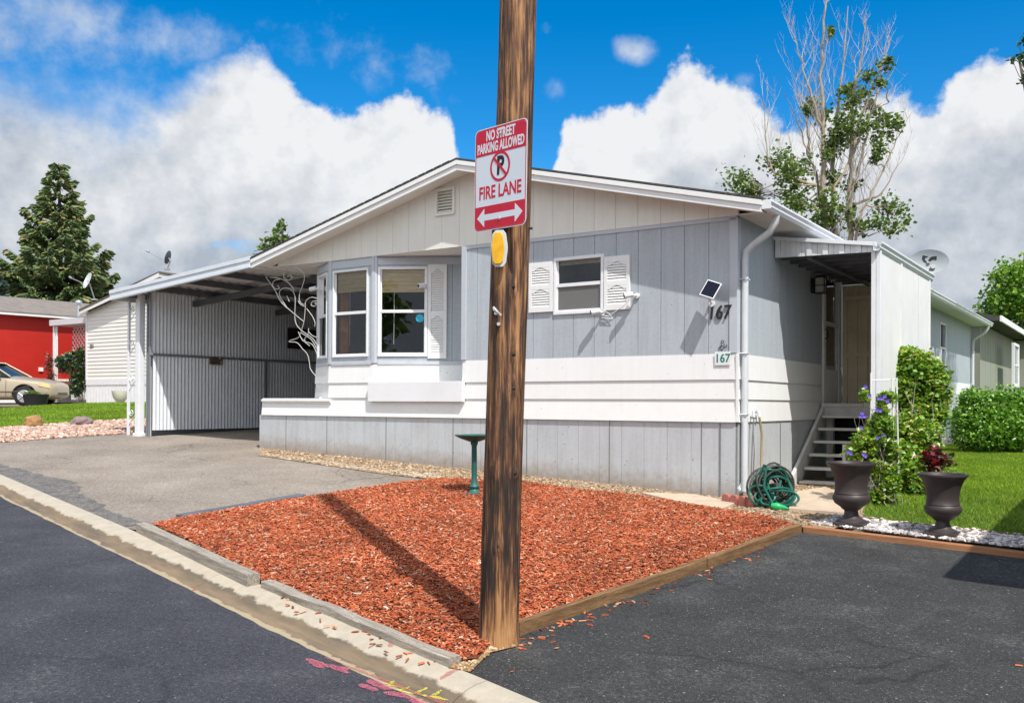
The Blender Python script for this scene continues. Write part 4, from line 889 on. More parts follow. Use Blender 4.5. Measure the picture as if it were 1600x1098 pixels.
for x in (.04, PX-.10):
    a = (YL+.05, zl-.02); b = (YB-.13, zl-rise*(nst+.35)); mb.prism([(a[0], a[1]), (a[0]+.02, a[1]-.26), (b[0]+.24, .33), (b[0]-.03, .33), (b[0], b[1]+.14)], lambda p, q, d: (d, p, q), x, x+.045)
mb.build('stringer', mat('pale_wood', (.74, .72, .68), .8, .12, 3, .4, 40, dirt=.45, dscale=5), LND, bevel=.004)
mb = MB()
for x in (.10, .62): mb.box(x, x+.09, YL+.06, YL+.15, .33, zl-.06)
mb.box(.6, .64, YB+.25, YL, .5, .9); mb.build('support_post', GRW, LND); MB().box(.05, PX-.05, YL+.35, YL+.38, .3, zl-.06).build('under_deck_shade', DARK, LND)  # last box: near-black sheet added as the shade behind the open treads
# porch lamp
ln = thing('wall_lantern', 'black box lantern on the grey wall beside the porch door', 'wall lantern', (.02, 3.12, 3.02), HM)
l0 = SIDE.hit(1281, 446, .12); ly, lz_ = l0[0], l0[1]; print('lamp', l0); OFF[ln.name] = Vector((.02, 3.12, 3.02))
mb = MB(); mb.box(.015, .035, ly-.06, ly+.06, lz_-.1, lz_+.1); mb.box(.035, .10, ly-.015, ly+.015, lz_+.06, lz_+.08)
for dx in (.06, .19):
    for dy in (-.065, .055): mb.box(dx, dx+.012, ly+dy, ly+dy+.012, lz_-.10, lz_+.10)
for z in (-.112, .10, -.01): mb.box(.055, .207, ly-.07, ly+.072, lz_+z, lz_+z+.012) if z != -.01 else [mb.box(.055, .207, ly-.07, ly-.06, lz_+z, lz_+z+.01), mb.box(.055, .207, ly+.06, ly+.072, lz_+z, lz_+z+.01), mb.box(.197, .207, ly-.06, ly+.06, lz_+z, lz_+z+.01)]
mb.box(.075, .185, ly-.05, ly+.05, lz_+.112, lz_+.135); mb.build('lamp_frame', BLACK, ln)
mb = MB(); mb.box(.075, .19, ly-.05, ly+.052, lz_-.10, lz_+.10); mb.build('lamp_glass', mat('milky_glass', (.55, .53, .48), .3), ln); mb = MB(); mb.sphere((.13, ly, lz_), .03); mb.build('bulb', WHITE2, ln)

# ================================================================ CARPORT
CPL = -11.66
def cz(x): return 3.416+.0805*(x+11.66)
cp = thing('carport', 'open metal carport with corrugated side wall attached left of the grey mobile home', 'carport', (-11.14, 0, .72), HM)
YC1 = 11.0
mb = MB(); mb.box(CPL, CPL+.03, -.30, YC1, cz(CPL)-.17, cz(CPL)-.001)
for y0, y1, t0, t1 in ((-.33, -.27, -.175, .0), (-.345, -.331, -.06, .004), (-.345, -.331, -.175, -.13), (YC1-.05, YC1, -.17, 0)):
    mb.hexa([(CPL-.01, y0, cz(CPL)+t0), (-7.89, y0, cz(-7.89)+t0), (-7.89, y1, cz(-7.89)+t0), (CPL-.01, y1, cz(CPL)+t0), (CPL-.01, y0, cz(CPL)+t1), (-7.89, y0, cz(-7.89)+t1), (-7.89, y1, cz(-7.89)+t1), (CPL-.01, y1, cz(CPL)+t1)])
mb.build('fascia', mat('fascia_metal', (.66, .70, .74), .35, .05, 3, dirt=.15), cp, bevel=.004)
# ribbed deck: ribs run across the carport
mb = MB(); n_ = 220; P = []
for k in range(n_+1):
    y = -.26+(YC1+.2)*k/n_; dz_ = .02*(1 if k % 4 in (0, 1) else -1)*.6
    P += [(CPL+.03, y, cz(CPL+.03)-.05+dz_), (-7.92, y, cz(-7.92)-.05+dz_)]
mb.add(P, [(2*k, 2*k+1, 2*k+3, 2*k+2) for k in range(n_)]); mb.build('deck', CPUND, cp)
mb = MB()
for x in (-11.30, -10.45, -9.6, -8.75, -7.95): mb.hexa([(x, -.25, cz(x)-.17), (x+.06, -.25, cz(x)-.17), (x+.06, YC1, cz(x)-.17), (x, YC1, cz(x)-.17), (x, -.25, cz(x)-.068), (x+.06, -.25, cz(x)-.068), (x+.06, YC1, cz(x)-.068), (x, YC1, cz(x)-.068)])
for y in (.9, 2.9, 5.0, 7.2, 9.4): mb.hexa([(CPL+.1, y, cz(CPL+.1)-.28), (-7.0, y, cz(-7)-.28), (-7.0, y+.07, cz(-7)-.28), (CPL+.1, y+.07, cz(CPL+.1)-.28), (CPL+.1, y, cz(CPL+.1)-.175), (-7.0, y, cz(-7)-.175), (-7.0, y+.07, cz(-7)-.175), (CPL+.1, y+.07, cz(CPL+.1)-.175)])
mb.build('beam', CPBEAM, cp)
WX = -10.93; CW = Fr((WX, 0), (0, 1), (1, 0), HM); w0 = CW.hit(233, 672); wt = CW.hit(233, 476); s1_ = CW.hit(240, 553); dr = CW.hit(412, 600); print('cp wall', w0, wt, s1_, dr)
def corrug(f, u0, u1, z0, z1, d, amp=.010, pitch=.076):
    mb = MB(); n_ = int((u1-u0)/pitch*6); P = []
    for k in range(n_+1):
        u = u0+(u1-u0)*k/n_; dd = d+amp*math.sin(2*math.pi*u/pitch); P += [f.p(u, dd, z0), f.p(u, dd, z1)]
    return mb.add(P, [(2*k, 2*k+2, 2*k+3, 2*k+1) for k in range(n_)])
u0 = w0[0]; zb = w0[1]; zs_ = s1_[1]
corrug(CW, u0, YC1, zs_, cz(WX)-.08, 0).build('side_wall', CORR, cp, smooth=True)
corrug(CW, dr[0]+.03, YC1, zb+.0, zs_-.01, -.01).build('side_wall', CORR, cp, smooth=True)
GD = corrug(CW, u0+.05, dr[0], zb, zs_-.03, .02).build('gate_panel', CORR, cp, smooth=True)
mb = MB(); mb.fbox(CW, u0-.02, YC1, .012, .045, zs_-.025, zs_+.015); mb.fbox(CW, dr[0]-.0, dr[0]+.05, .012, .045, zb, zs_-.026); mb.fbox(CW, u0-.012, u0+.004, -.02, .03, zb-.2, cz(WX)-.1); mb.fbox(CW, u0+.021, YC1, -.09, -.05, cz(WX)-.3, cz(WX)-.2)
mb.fbox(CW, u0+.02, YC1, -.13, -.10, .75, cz(WX)-.1)
mb.build('wall_frame', mat('frame_metal', (.22, .23, .25), .5, .1, 3), cp)
a = CW.hit(325, 557); b = CW.hit(345, 570); mb = MB(); mb.fbox(CW, a[0], b[0], .045, .06, b[1], a[1]); PL = mb.build('plate', mat('rusty_plate', (.12, .09, .06), .8, .4, 12, col2=(.05, .045, .04), spots=[(14, .4, (.45, .40, .32), .8)]), cp, bevel=.004)
a = CW.hit(448, 512); b = CW.hit(496, 546); mb = MB(); mb.fbox(CW, a[0], b[0]+1, .03, .05, b[1]-.02, a[1]); mb.build('dark_window', DARK, cp)
mb = MB(); mb.box(WX, xe, YC1, YC1+.05, .8, 3.7); mb.build('end_wall', mat('end_wall', (.10, .09, .08), .8, .2, 3), cp)
# posts
mb = MB(); px_ = FRONT.hit(218.5, 600)[0]; pb = gz(HW(px_, 0).x, HW(px_, 0).y)
mb.box(px_-.06, px_+.06, -.06, .06, pb-.02, cz(px_)-.10); mb.box(px_-.085, px_+.085, -.085, .085, pb-.02, pb+.05); mb.build('post', WHITE2, cp, bevel=.008)
mb = MB(); p2 = FRONT.hit(201, 600)[0]; mb.box(p2-.02, p2+.02, -.02, .02, pb-.02, cz(p2)-.16); p3 = px_+.22; mb.box(p3-.012, p3+.012, .05, .074, pb-.02, cz(p3)-.16); mb.build('post', WHITE2, cp)
def spiral(cx_, cz_, r, turns, sg, a0, n=22, y=0, f=None):
    return [(cx_+r*(1-k/n*.8)*math.cos(a0+sg*k/n*turns*2*math.pi), y, cz_+r*(1-k/n*.8)*math.sin(a0+sg*k/n*turns*2*math.pi)) for k in range(n+1)]
for z in (1.12, 1.75, 2.4, 3.0):
    mb = MB(); mb.tube(spiral(p2+.09, z+.10, .07, 1.3, 1, math.pi), .008, 5); mb.tube([(p2+.02, 0, z-.12), (p2+.1, 0, z-.05), (px_-.06, 0, z+.12)], .008, 5); mb.tube(spiral(px_-.11, z-.05, .05, 1.2, -1, 0), .007, 5)
    mb.build('scroll_ironwork', WHITE2, cp)

# wrought iron scroll bracket between carport eave and bay
sw = thing('iron_scrollwork', 'white wrought iron scrollwork spreading between the carport roof and the bay window', 'ironwork', (-6.9, -.04, 2.2), HM)
def S2(pts):
    out = []
    for x, y in pts:
        u, z = FRONT.hit(400+x/4.99, 400+y/4.99, .06); out.append(Vector((u, -.06, z)))
    q = []
    for i in range(len(out)-1):   # catmull-rom
        p0 = out[max(i-1, 0)]; p1 = out[i]; p2_ = out[i+1]; p3_ = out[min(i+2, len(out)-1)]
        for k in range(5):
            t = k/5; q.append(.5*((2*p1)+(-p0+p2_)*t+(2*p0-5*p1+4*p2_-p3_)*t*t+(-p0+3*p1-3*p2_+p3_)*t**3))
    q.append(out[-1]); return [tuple(v) for v in q]
SCR = [[(75, 160), (150, 270), (200, 360), (262, 420), (372, 510)], [(150, 270), (190, 350), (240, 405)], [(240, 400), (190, 320), (185, 275), (220, 250), (270, 260), (305, 320), (305, 500), (350, 575), (440, 640), (472, 690)],
       [(110, 165), (200, 180), (260, 215), (300, 270)], [(170, 230), (182, 255), (150, 255), (130, 225), (145, 190), (190, 180)], [(245, 160), (265, 150), (282, 172), (250, 190), (220, 170), (218, 130), (240, 95), (290, 85), (350, 110), (378, 160), (360, 240), (340, 290), (340, 350), (370, 380)],
       [(372, 380), (385, 370), (380, 392), (345, 375), (330, 350)], [(385, 400), (390, 350), (430, 322), (480, 332)], [(482, 352), (445, 352), (430, 380), (455, 392), (470, 372), (455, 365)], [(385, 400), (375, 500), (355, 580), (330, 635), (275, 655), (260, 668), (320, 675), (360, 720), (400, 765), (415, 820), (425, 880), (470, 940)],
       [(395, 410), (440, 470), (460, 520), (455, 550)], [(410, 560), (405, 610), (375, 660), (440, 690), (478, 770)], [(355, 600), (430, 650), (472, 720)], [(410, 590), (440, 620), (478, 635)], [(330, 590), (360, 650), (420, 700)], [(240, 310), (260, 355)], [(355, 640), (365, 660), (385, 655)]]
mb = MB()
for s_ in SCR: mb.tube(S2(s_), .0068, 5)
mb.build('scroll_bars', mat('scroll_paint', (.46, .45, .43), .5, .1, 5), sw, smooth=True)

# ---------------------------------------------------------------- security cameras, solar panel
def cctv(f, px, py, off, label, yaw=-1):
    u, z = f.hit(px, py, off)
    t = thing('security_camera', label, 'camera', f.p(u, 0, z), HM, 'white security cameras on the home')
    mb = MB(); c = f.p(u, off, z); dirv = (f.u*yaw+f.d*.9+Vector((0, 0, -.25))).normalized()
    mb.tube([Vector(c)-dirv*.05, Vector(c)+dirv*.055], .034, 12); mb.build('camera_body', WHITE2, t, smooth=True)
    mb = MB(); mb.tube([Vector(c)+dirv*.055, Vector(c)+dirv*.060], .024, 12); mb.build('lens', BLACK, t)
    mb = MB(); mb.tube([Vector(c)-dirv*.03, f.p(u+.05, off*.5, z+.0), f.p(u+.055, .01, z+.0)], .012, 8); mb.tube([f.p(u+.055, .002, z), f.p(u+.055, .022, z)], .035, 12); mb.build('bracket', WHITE2, t, smooth=True)
    return t
cctv(FRONT, 982, 461, .13, 'white security camera on the outer edge of the small window right shutter')
cctv(FRONT, 930, 487, .12, 'white security camera just under the small window sill with the shutters')
cctv(BR, 659, 446, .12, 'white security camera at the top of the tall bay window shutter')
cctv(BL, 489, 451, .12, 'white security camera on the left side of the bay by the ironwork')
mb = MB(); pth = [FRONT.p(*((lambda h: (h[0], .03, h[1]))(FRONT.hit(x, y, .03)))) for x, y in ((984, 466), (975, 477), (962, 486), (950, 494), (938, 492))]; mb.tube(pth, .005, 5)
pth = [FRONT.p(*((lambda h: (h[0], .03, h[1]))(FRONT.hit(x, y, .03)))) for x, y in ((942, 484), (952, 490), (958, 498), (940, 496))]; mb.tube(pth, .004, 5)
mb.build('camera_cable', WHITE2, home)
sp = thing('solar_panel', 'small dark solar panel on a white arm beside the corner house number', 'solar panel', (-.35, 0, 2.6), HM)
cs = [(1106.5, 438, .13), (1126, 444, .15), (1111, 465.5, .22), (1094.5, 459, .20)]
q = [Vector(FRONT.p(*(lambda h, o_: (h[0], o_, h[1]))(FRONT.hit(x, y, o), o))) for x, y, o in cs]
q[2] = q[1]+q[3]-q[0]; nrm = (q[1]-q[0]).cross(q[3]-q[0]).normalized(); nrm = nrm if nrm.y < 0 else -nrm; cen = sum(q, Vector())/4
mb = MB(); mb.hexa([*[p-nrm*.012 for p in [cen+(v-cen)*1.12 for v in q]], *[p for p in [cen+(v-cen)*1.12 for v in q]]]); mb.build('panel_rim', WHITE2, sp)
mb = MB(); mb.hexa([*[p+nrm*.0005 for p in [cen+(v-cen)*1.0 for v in q]], *[p+nrm*.002 for p in [cen+(v-cen)*1.0 for v in q]]]); mb.build('solar_cells', mat('solar_cells', (.010, .013, .030), .10, .2, 40, spec=.12), sp)
hb = FRONT.hit(1113, 475, .0); mb = MB(); mb.tube([cen-nrm*.012, FRONT.p(hb[0], .10, hb[1]+.05), FRONT.p(hb[0], .0, hb[1])], .012, 8); mb.tube([FRONT.p(hb[0], 0, hb[1]), FRONT.p(hb[0], .025, hb[1])], .035, 12); mb.build('arm', WHITE2, sp)

# ---------------------------------------------------------------- faucet, hose reel, bricks
fa = SIDE.hit(1184, 645, .08); fc_ = thing('water_tap', 'white bracket and brass outdoor tap with hose tail on the white side wall', 'tap', (.02, fa[0], fa[1]), HM)
mb = MB(); mb.tube([SIDE.p(fa[0], .02, fa[1]+.01), SIDE.p(fa[0], .10, fa[1]+.01)], .014, 8); mb.tube([SIDE.p(fa[0], .09, fa[1]+.0), SIDE.p(fa[0], .10, fa[1]-.05)], .016, 8)
mb.tube([SIDE.p(fa[0]-.10, .06, fa[1]+.02), SIDE.p(fa[0]+.10, .06, fa[1]+.02)], .010, 6); mb.tube([SIDE.p(fa[0]-.10, .06, fa[1]+.02), SIDE.p(fa[0]-.10, .07, fa[1]-.05)], .016, 8); mb.tube([SIDE.p(fa[0]+.10, .06, fa[1]+.03), SIDE.p(fa[0]+.10, .06, fa[1]-.02)], .022, 8)
mb.lathe([(.001, 0), (.03, 0), (.03, .008), (.001, .008)], (0, 0, 0), 10, lambda v: SIDE.p(fa[0]+v[0], .07+v[1], fa[1]+.045+v[2])); mb.build('tap_body', WHITE2, fc_, smooth=True)
zb_ = .36; mb = MB(); mb.tube([SIDE.p(fa[0], .10, fa[1]-.05), SIDE.p(fa[0]+.03, .12, fa[1]-.25), SIDE.p(fa[0]-.02, .13, fa[1]-.6), SIDE.p(fa[0]-.06, .16, zb_+.25), SIDE.p(fa[0]-.05, .25, zb_+.12)], .015, 8); mb.build('hose_tail', mat('khaki_hose', (.33, .27, .15), .6), fc_, smooth=True)
mb = MB(); mb.tube([SIDE.p(fa[0]-.10, .07, fa[1]-.05), SIDE.p(fa[0]-.12, .06, fa[1]-.3), SIDE.p(fa[0]-.16, .06, zb_+.2)], .007, 6); mb.build('thin_pipe', GREYD, fc_)
hc = gp3(1204, 793); hr = thing('hose_reel', 'green garden hose coiled loosely on a reel at the foot of the side wall', 'garden hose', tuple(hc))
GH = mat('green_hose', (.012, .13, .095), .42, .2, 6); random.seed(4)
axd = Vector((.25, -.95, .15)).normalized(); sdv = Vector((.97, .25, 0)).normalized()
mb = MB(); cc = Vector(hc)+Vector((.03, .12, .22))
for k in range(17):
    r = .10+.12*random.random(); o_ = (k-6)*.014; pts = []; ti = random.uniform(-.6, .6); jx, jz = random.uniform(-.03, .03), random.uniform(-.02, .03)
    for j in range(25):
        th = 2*math.pi*j/24; pts.append(cc+axd*(o_+ti*.1*math.sin(th))+sdv*(jx+r*(1+.12*math.sin(2*th+k))*math.cos(th))+Vector((0, 0, jz+r*(1+.1*math.sin(3*th+k))*math.sin(th))))
    mb.tube(pts, .011, 6, cap=False)
mb.build('hose_coil', mat('dark_hose', (.05, .075, .06), .5, .3, 4), hr, smooth=True)
mb = MB()
for (ox, oy, oz, r1, r2, tl, a0) in ((.05, -.02, .16, .17, .15, .25, .2), (.03, -.06, .13, .19, .11, -.5, 1.2), (-.11, -.06, .14, .12, .11, .2, 2.2), (.10, -.02, .20, .12, .18, .3, 3.1), (-.02, -.02, .27, .12, .12, .1, 0), (.07, -.10, .10, .20, .08, .6, 0)):
    pts = []
    for j in range(31):
        th = a0+2*math.pi*j/30*1.02; u = r1*math.cos(th); v = r2*math.sin(th); pts.append(Vector(hc)+Vector((ox+u*(1+.15*math.sin(2*th+a0)), oy+tl*v*.5+.03*math.sin(3*th), max(.015, oz+v*(1+.2*math.sin(th+a0*2))))))
    mb.tube(pts, .0135, 8)
mb.tube([Vector(hc)+Vector(p) for p in ((-.15, -.02, .30), (-.08, -.06, .47), (-.06, -.05, .44), (-.10, -.1, .24), (-.02, -.15, .06), (.06, -.18, .04), (.12, -.2, .05))], .0135, 8)
mb.build('hose_loop', GH, hr, smooth=True)
mb = MB()
for sg in (-1, 1):
    c_ = cc+axd*sg*.13; pts = [c_+sdv*(.21*math.cos(t_))+Vector((0, 0, .21*math.sin(t_))) for t_ in [2*math.pi*j/24 for j in range(25)]]; mb.tube(pts, .012, 6)
    mb.tube([c_+sdv*.16+Vector((0, 0, -.22)), c_, c_-sdv*.16+Vector((0, 0, -.22))], .012, 6)
mb.tube([cc-axd*.17, cc+axd*.17], .03, 10); mb.build('reel_frame', mat('reel_plastic', (.07, .07, .065), .6), hr, smooth=True)
mb = MB(); nb = Vector(hc)+Vector((-.05, -.19, .05)); mb.tube([nb, nb+Vector((.05, -.01, -.01)), nb+Vector((.09, -.02, -.02)), nb+Vector((.17, -.04, -.03))], [.02, .045, .04, .012], 12); mb.build('nozzle', mat('bright_green_plastic', (.02, .42, .12), .35), hr, smooth=True)
bq = thing('scalloped_edging', 'low scalloped red concrete edging blocks at the corner beside the hose', 'edging blocks', tuple(gp3(1150, 790)))
a = Vector(gp(1127, 787)); b = Vector(gp(1178, 795)); d_ = (b-a); nv = Vector((-d_.y, d_.x)).normalized()
for k in range(4):
    p = a+d_*(k+.5)/4; hw_ = d_.length/8-.003; mb = MB(); dd = d_.normalized(); z0 = gz(p.x, p.y)-.01
    pr = [(-hw_, 0), (hw_, 0), (hw_, .085)]+[(hw_*math.cos(t_), .085+.045*math.sin(t_)) for t_ in [math.pi*j/8 for j in range(1, 8)]]+[(-hw_, .085)]
    mb.prism(pr, lambda x, z, y: (p.x+dd.x*x+nv.x*y, p.y+dd.y*x+nv.y*y, z0+z), 0, .05); mb.build('block', mat('red_concrete', (.42, .15, .11), .85, .15, 8, .4, 50, dirt=.3), bq, bevel=.006)
bg = gp3(1160, 778); bt = MB(); bt.sphere((bg.x+.02, bg.y, bg.z+.14), .055, 1.3, 10, 8); bt.sphere((bg.x-.03, bg.y+.01, bg.z+.10), .045, 1.2, 9, 7)
o = bt.build('plastic_cover', mat('pale_plastic', (.62, .68, .70), .35), base=tuple(bg), smooth=True); o2 = o
for v in o.data.vertices: v.co *= 1+.3*noise.noise(v.co*22)
tag(o, 'crumpled pale plastic cover standing behind the red edging blocks', 'plastic cover')

# ---------------------------------------------------------------- utility pole, sign, tag
PB = Vector((.0, 5.63, gz(0, 5.63))); PT_ = Vector((.055, 5.63, 7.2))
pc0 = at(778, 1000, 5.63); pc1 = at(809.5, 0, 5.63); dv = (pc1-pc0)/(pc1.z-pc0.z)
pole = thing('utility_pole', 'thick dark weathered wooden utility pole standing at the mulch corner', 'utility pole', (pc0.x+dv.x*(PB.z-pc0.z), 5.63, PB.z))
NA, NZ = 72, 480; Hh = 8.9; V = []
def pc(z): return pc0+dv*(z-pc0.z)
KN = [(1.06, -2.0, .05), (1.55, -1.15, .05), (.62, -1.7, .04), (2.15, -1.35, .05), (.15+.9, -.9, .03), (2.9, -1.8, .04), (1.75, -1.2, .045)]
for i in range(NZ+1):
    z = -.25+PB.z*0+(Hh)*i/NZ; c = pc(z); r0 = .117-.0018*z
    if z < .12: r0 += .010*(1-max(z, 0)/.12)
    for k in range(NA):
        th = 2*math.pi*k/NA; d_ = Vector((math.cos(th), math.sin(th), 0))
        n1_ = noise.noise(Vector((math.cos(th)*9, math.sin(th)*9, z*.55))); n2_ = noise.noise(Vector((math.cos(th)*22, math.sin(th)*22, z*1.3+5))); n3_ = noise.noise(Vector((math.cos(th)*1.3, math.sin(th)*1.3, z*.8+9)))
        r = r0+.005*n1_-.008*max(0, n2_-.15)*3+.008*n3_
        for kz, ka, kr in KN:
            da = (th-ka+math.pi) % (2*math.pi)-math.pi; dd2 = (da*.115/.035)**2+((z-kz)/kr)**2
            if dd2 < 9: r += .010*math.exp(-dd2)-.008*math.exp(-dd2*6)
        V.append(c+d_*r)
Fq = [(i*NA+k, i*NA+(k+1) % NA, (i+1)*NA+(k+1) % NA, (i+1)*NA+k) for i in range(NZ) for k in range(NA)]
def pole_mat():
    m = bpy.data.materials.new('creosoted_wood'); m.use_nodes = True; n = m.node_tree.nodes; l = m.node_tree.links; b = n['Principled BSDF']; b.inputs['Roughness'].default_value = .72
    t = n.new('ShaderNodeTexCoord')
    def nz(sc_, st, det=8, ro=.65, dist=0):
        mp = n.new('ShaderNodeMapping'); mp.inputs['Scale'].default_value = st; l.new(t.outputs['Object'], mp.inputs[0]); q = n.new('ShaderNodeTexNoise'); q.inputs['Scale'].default_value = sc_; q.inputs['Detail'].default_value = det; q.inputs['Roughness'].default_value = ro; q.inputs['Distortion'].default_value = dist; l.new(mp.outputs[0], q.inputs[0]); return q.outputs['Fac']
    g1 = nz(30, (1, 1, .05)); g2_ = nz(95, (1, 1, .05)); big = nz(3.0, (1.6, 1.6, .5), 4)
    r = n.new('ShaderNodeValToRGB'); e = r.color_ramp.elements; e[0].position = .40; e[0].color = (.018, .010, .007, 1); e[1].position = .66; e[1].color = (.40, .205, .08, 1); k = e.new(.475); k.color = (.055, .024, .012, 1); k = e.new(.555); k.color = (.175, .075, .030, 1)
    def mth(o_, a_, b_):
        q = n.new('ShaderNodeMath'); q.operation = o_
        for i_, v in enumerate((a_, b_)):
            if isinstance(v, (int, float)): q.inputs[i_].default_value = v
            else: l.new(v, q.inputs[i_])
        return q.outputs[0]
    f = mth('ADD', mth('MULTIPLY', g1, .75), mth('ADD', mth('MULTIPLY', g2_, .55), mth('MULTIPLY', big, .42)))
    f = mth('SUBTRACT', f, .340)
    s = n.new('ShaderNodeSeparateXYZ'); l.new(t.outputs['Object'], s.inputs[0]); mr_ = n.new('ShaderNodeMapRange'); l.new(s.outputs[2], mr_.inputs[0]); mr_.inputs[1].default_value = .35; mr_.inputs[2].default_value = .0; mr_.inputs[3].default_value = 0; mr_.inputs[4].default_value = .13
    mrb = n.new('ShaderNodeMapRange'); l.new(s.outputs[2], mrb.inputs[0]); mrb.inputs[1].default_value = .35; mrb.inputs[2].default_value = .7; mrb.inputs[3].default_value = .06; mrb.inputs[4].default_value = 0; 
    mrc = n.new('ShaderNodeMapRange'); l.new(s.outputs[2], mrc.inputs[0]); mrc.inputs[1].default_value = 1.3; mrc.inputs[2].default_value = 1.8; mrc.inputs[3].default_value = -.025; mrc.inputs[4].default_value = 0.01
    f = mth('ADD', f, mth('ADD', mr_.outputs[0], mrc.outputs[0])); l.new(f, r.inputs[0]); l.new(r.outputs[0], b.inputs['Base Color'])
    bp = n.new('ShaderNodeBump'); bp.inputs['Strength'].default_value = .9; bp.inputs['Distance'].default_value = .012; l.new(mth('ADD', g1, mth('MULTIPLY', g2_, .6)), bp.inputs['Height']); l.new(bp.outputs[0], b.inputs['Normal'])
    return m
PM = pole_mat(); o = mesh_np('pole_shaft', [tuple(v-Vector(pole.location)) for v in V], Fq, PM, smooth=True); o.parent = pole
for kz, ka, kr in KN:
    mb = MB(); c = pc(kz); d_ = Vector((math.cos(ka), math.sin(ka), 0)); mb.sphere(tuple(c+d_*.109), .014, .9, 10, 6)
    mb.build('knot', mat('knot_wood', (.03, .018, .012), .7, .3, 30), pole, smooth=True)
for (x, y) in ((775, 489), (779, 506), (773, 483)):
    p = at(x, y, 5.50); mb = MB(); mb.tube([p+Vector((0, .05, 0)), p], .011, 8); mb.build('bolt', mat('zinc', (.6, .6, .58), .35, .1, 20, metal=.5), pole)
mb = MB(); mb.tube([at(771, 480, 5.51), at(777, 487, 5.495), at(783, 493, 5.50)], .008, 6); mb.build('hook', mat('zinc', (.6,)*3), pole)
mb = MB(); p = at(829, 357, 5.60); mb.box(p.x-.01, p.x+.012, p.y-.01, p.y+.01, p.z-.006, p.z+.006); mb.build('bolt', BLACK, pole)

I4 = Matrix.Identity(4)
sgO = Vector((.084, 5.345)); ud = Vector((.676, -.737)); SG = Fr((sgO.x-.457*ud.x, sgO.y-.457*ud.y), ud, (-.737, -.676), I4)
sg = thing('street_sign', 'red and white no parking fire lane sign nailed to the wooden utility pole', 'sign', tuple(SG.p(.2285, 0, 2.8)))
SW_, SH_ = .457, .610; szc = 1.5+1.294; rl = R(1.3)
def SP(x, y, d):   # x right, y up from the middle of the sign
    xx = x*math.cos(rl)+y*math.sin(rl); yy = -x*math.sin(rl)+y*math.cos(rl); return SG.p(SW_/2+xx, d+.0, szc+yy)
def rrect(w_, h_, r, n=6, cx_=0, cy_=0, corners=(1, 1, 1, 1)):
    out = []
    for i, (sx_, sy_) in enumerate(((1, 1), (-1, 1), (-1, -1), (1, -1))):
        if corners[i]:
            for k in range(n+1):
                a_ = math.pi/2*(i+k/n); out.append((cx_+sx_*(w_/2-r)+r*math.cos(a_), cy_+sy_*(h_/2-r)+r*math.sin(a_)))
        else: out.append((cx_+sx_*w_/2, cy_+sy_*h_/2))
    return out
SWH = mat('sign_white', (.72, .76, .80), .35, .02, 3, dirt=.06); SRD = mat('sign_red', (.62, .012, .035), .4, .05, 4); SBK = mat('sign_black', (.015, .015, .018), .4)
mb = MB(); mb.prism(rrect(SW_, SH_, .035), SP, -.002, .0005); PLT = mb.build('plate', SWH, sg)
bw_ = .008
mb = MB()   # thin red border ring
ro = rrect(SW_-.010, SH_-.010, .031); ri = rrect(SW_-.022, SH_-.022, .026)
n_ = len(ro); mb.add([SP(x, y, .0011) for x, y in ro]+[SP(x, y, .0011) for x, y in ri], [(i, (i+1) % n_, n_+(i+1) % n_, n_+i) for i in range(n_)])
mb.prism(rrect(SW_-.024, .150, .026, corners=(1, 1, 0, 0), cy_=SH_/2-.012-.075), SP, .0008, .0014)
mb.prism(rrect(SW_-.024, .135, .026, corners=(0, 0, 1, 1), cy_=-SH_/2+.012+.0675), SP, .0008, .0014)
n_ = 48; ra, rb = .088, .073; cyp = .062
mb.add([SP(ra*math.cos(2*math.pi*i/n_), cyp+ra*math.sin(2*math.pi*i/n_), .0018) for i in range(n_)]+[SP(rb*math.cos(2*math.pi*i/n_), cyp+rb*math.sin(2*math.pi*i/n_), .0018) for i in range(n_)], [(i, (i+1) % n_, n_+(i+1) % n_, n_+i) for i in range(n_)])
s2 = .7071; mb.add([SP(-.078*s2-.006, cyp+.078*s2-.006, .0024), SP(-.078*s2+.006, cyp+.078*s2+.006, .0024), SP(.078*s2+.006, cyp-.078*s2+.006, .0024), SP(.078*s2-.006, cyp-.078*s2-.006, .0024)], [(0, 1, 2, 3)])
def stext(mb, s, x, y, size, xs, bold, d):
    V_, F_ = text_geo(s, size, bold, .0002, xs); mb.add([SP(x+a_, y+b_, d+c_) for a_, b_, c_ in V_], F_)
stext(mb, 'FIRE LANE', 0, -.082, .106, .78, .0024, .0014)
mb.build('red_print', SRD, PLT)
mb = MB(); stext(mb, 'NO STREET', 0, .254, .080, .62, .0028, .0018); stext(mb, 'PARKING ALLOWED', 0, .184, .080, .56, .0026, .0018); mb.build('white_lettering', SWH, PLT); mb = MB()
ay = -SH_/2+.012+.0675
mb.prism([(-.200, ay), (-.135, ay+.055), (-.135, ay+.018), (.135, ay+.018), (.135, ay+.055), (.200, ay), (.135, ay-.055), (.135, ay-.018), (-.135, ay-.018), (-.135, ay-.055)], SP, .0016, .002)
mb.build('white_arrow', SWH, PLT)
mb = MB(); stext(mb, 'P', .002, cyp, .150, .85, .005, .0014); mb.build('black_letter', SBK, PLT)
for y in (.20+.055, -.245): MB().lathe([(.001, 0), (.009, 0), (.008, .004), (.001, .006)], (0, 0, 0), 10, lambda v: SP(v[0]+.0, y+v[1], .002+v[2])).build('bolt', mat('zinc', (.6,)*3), sg)
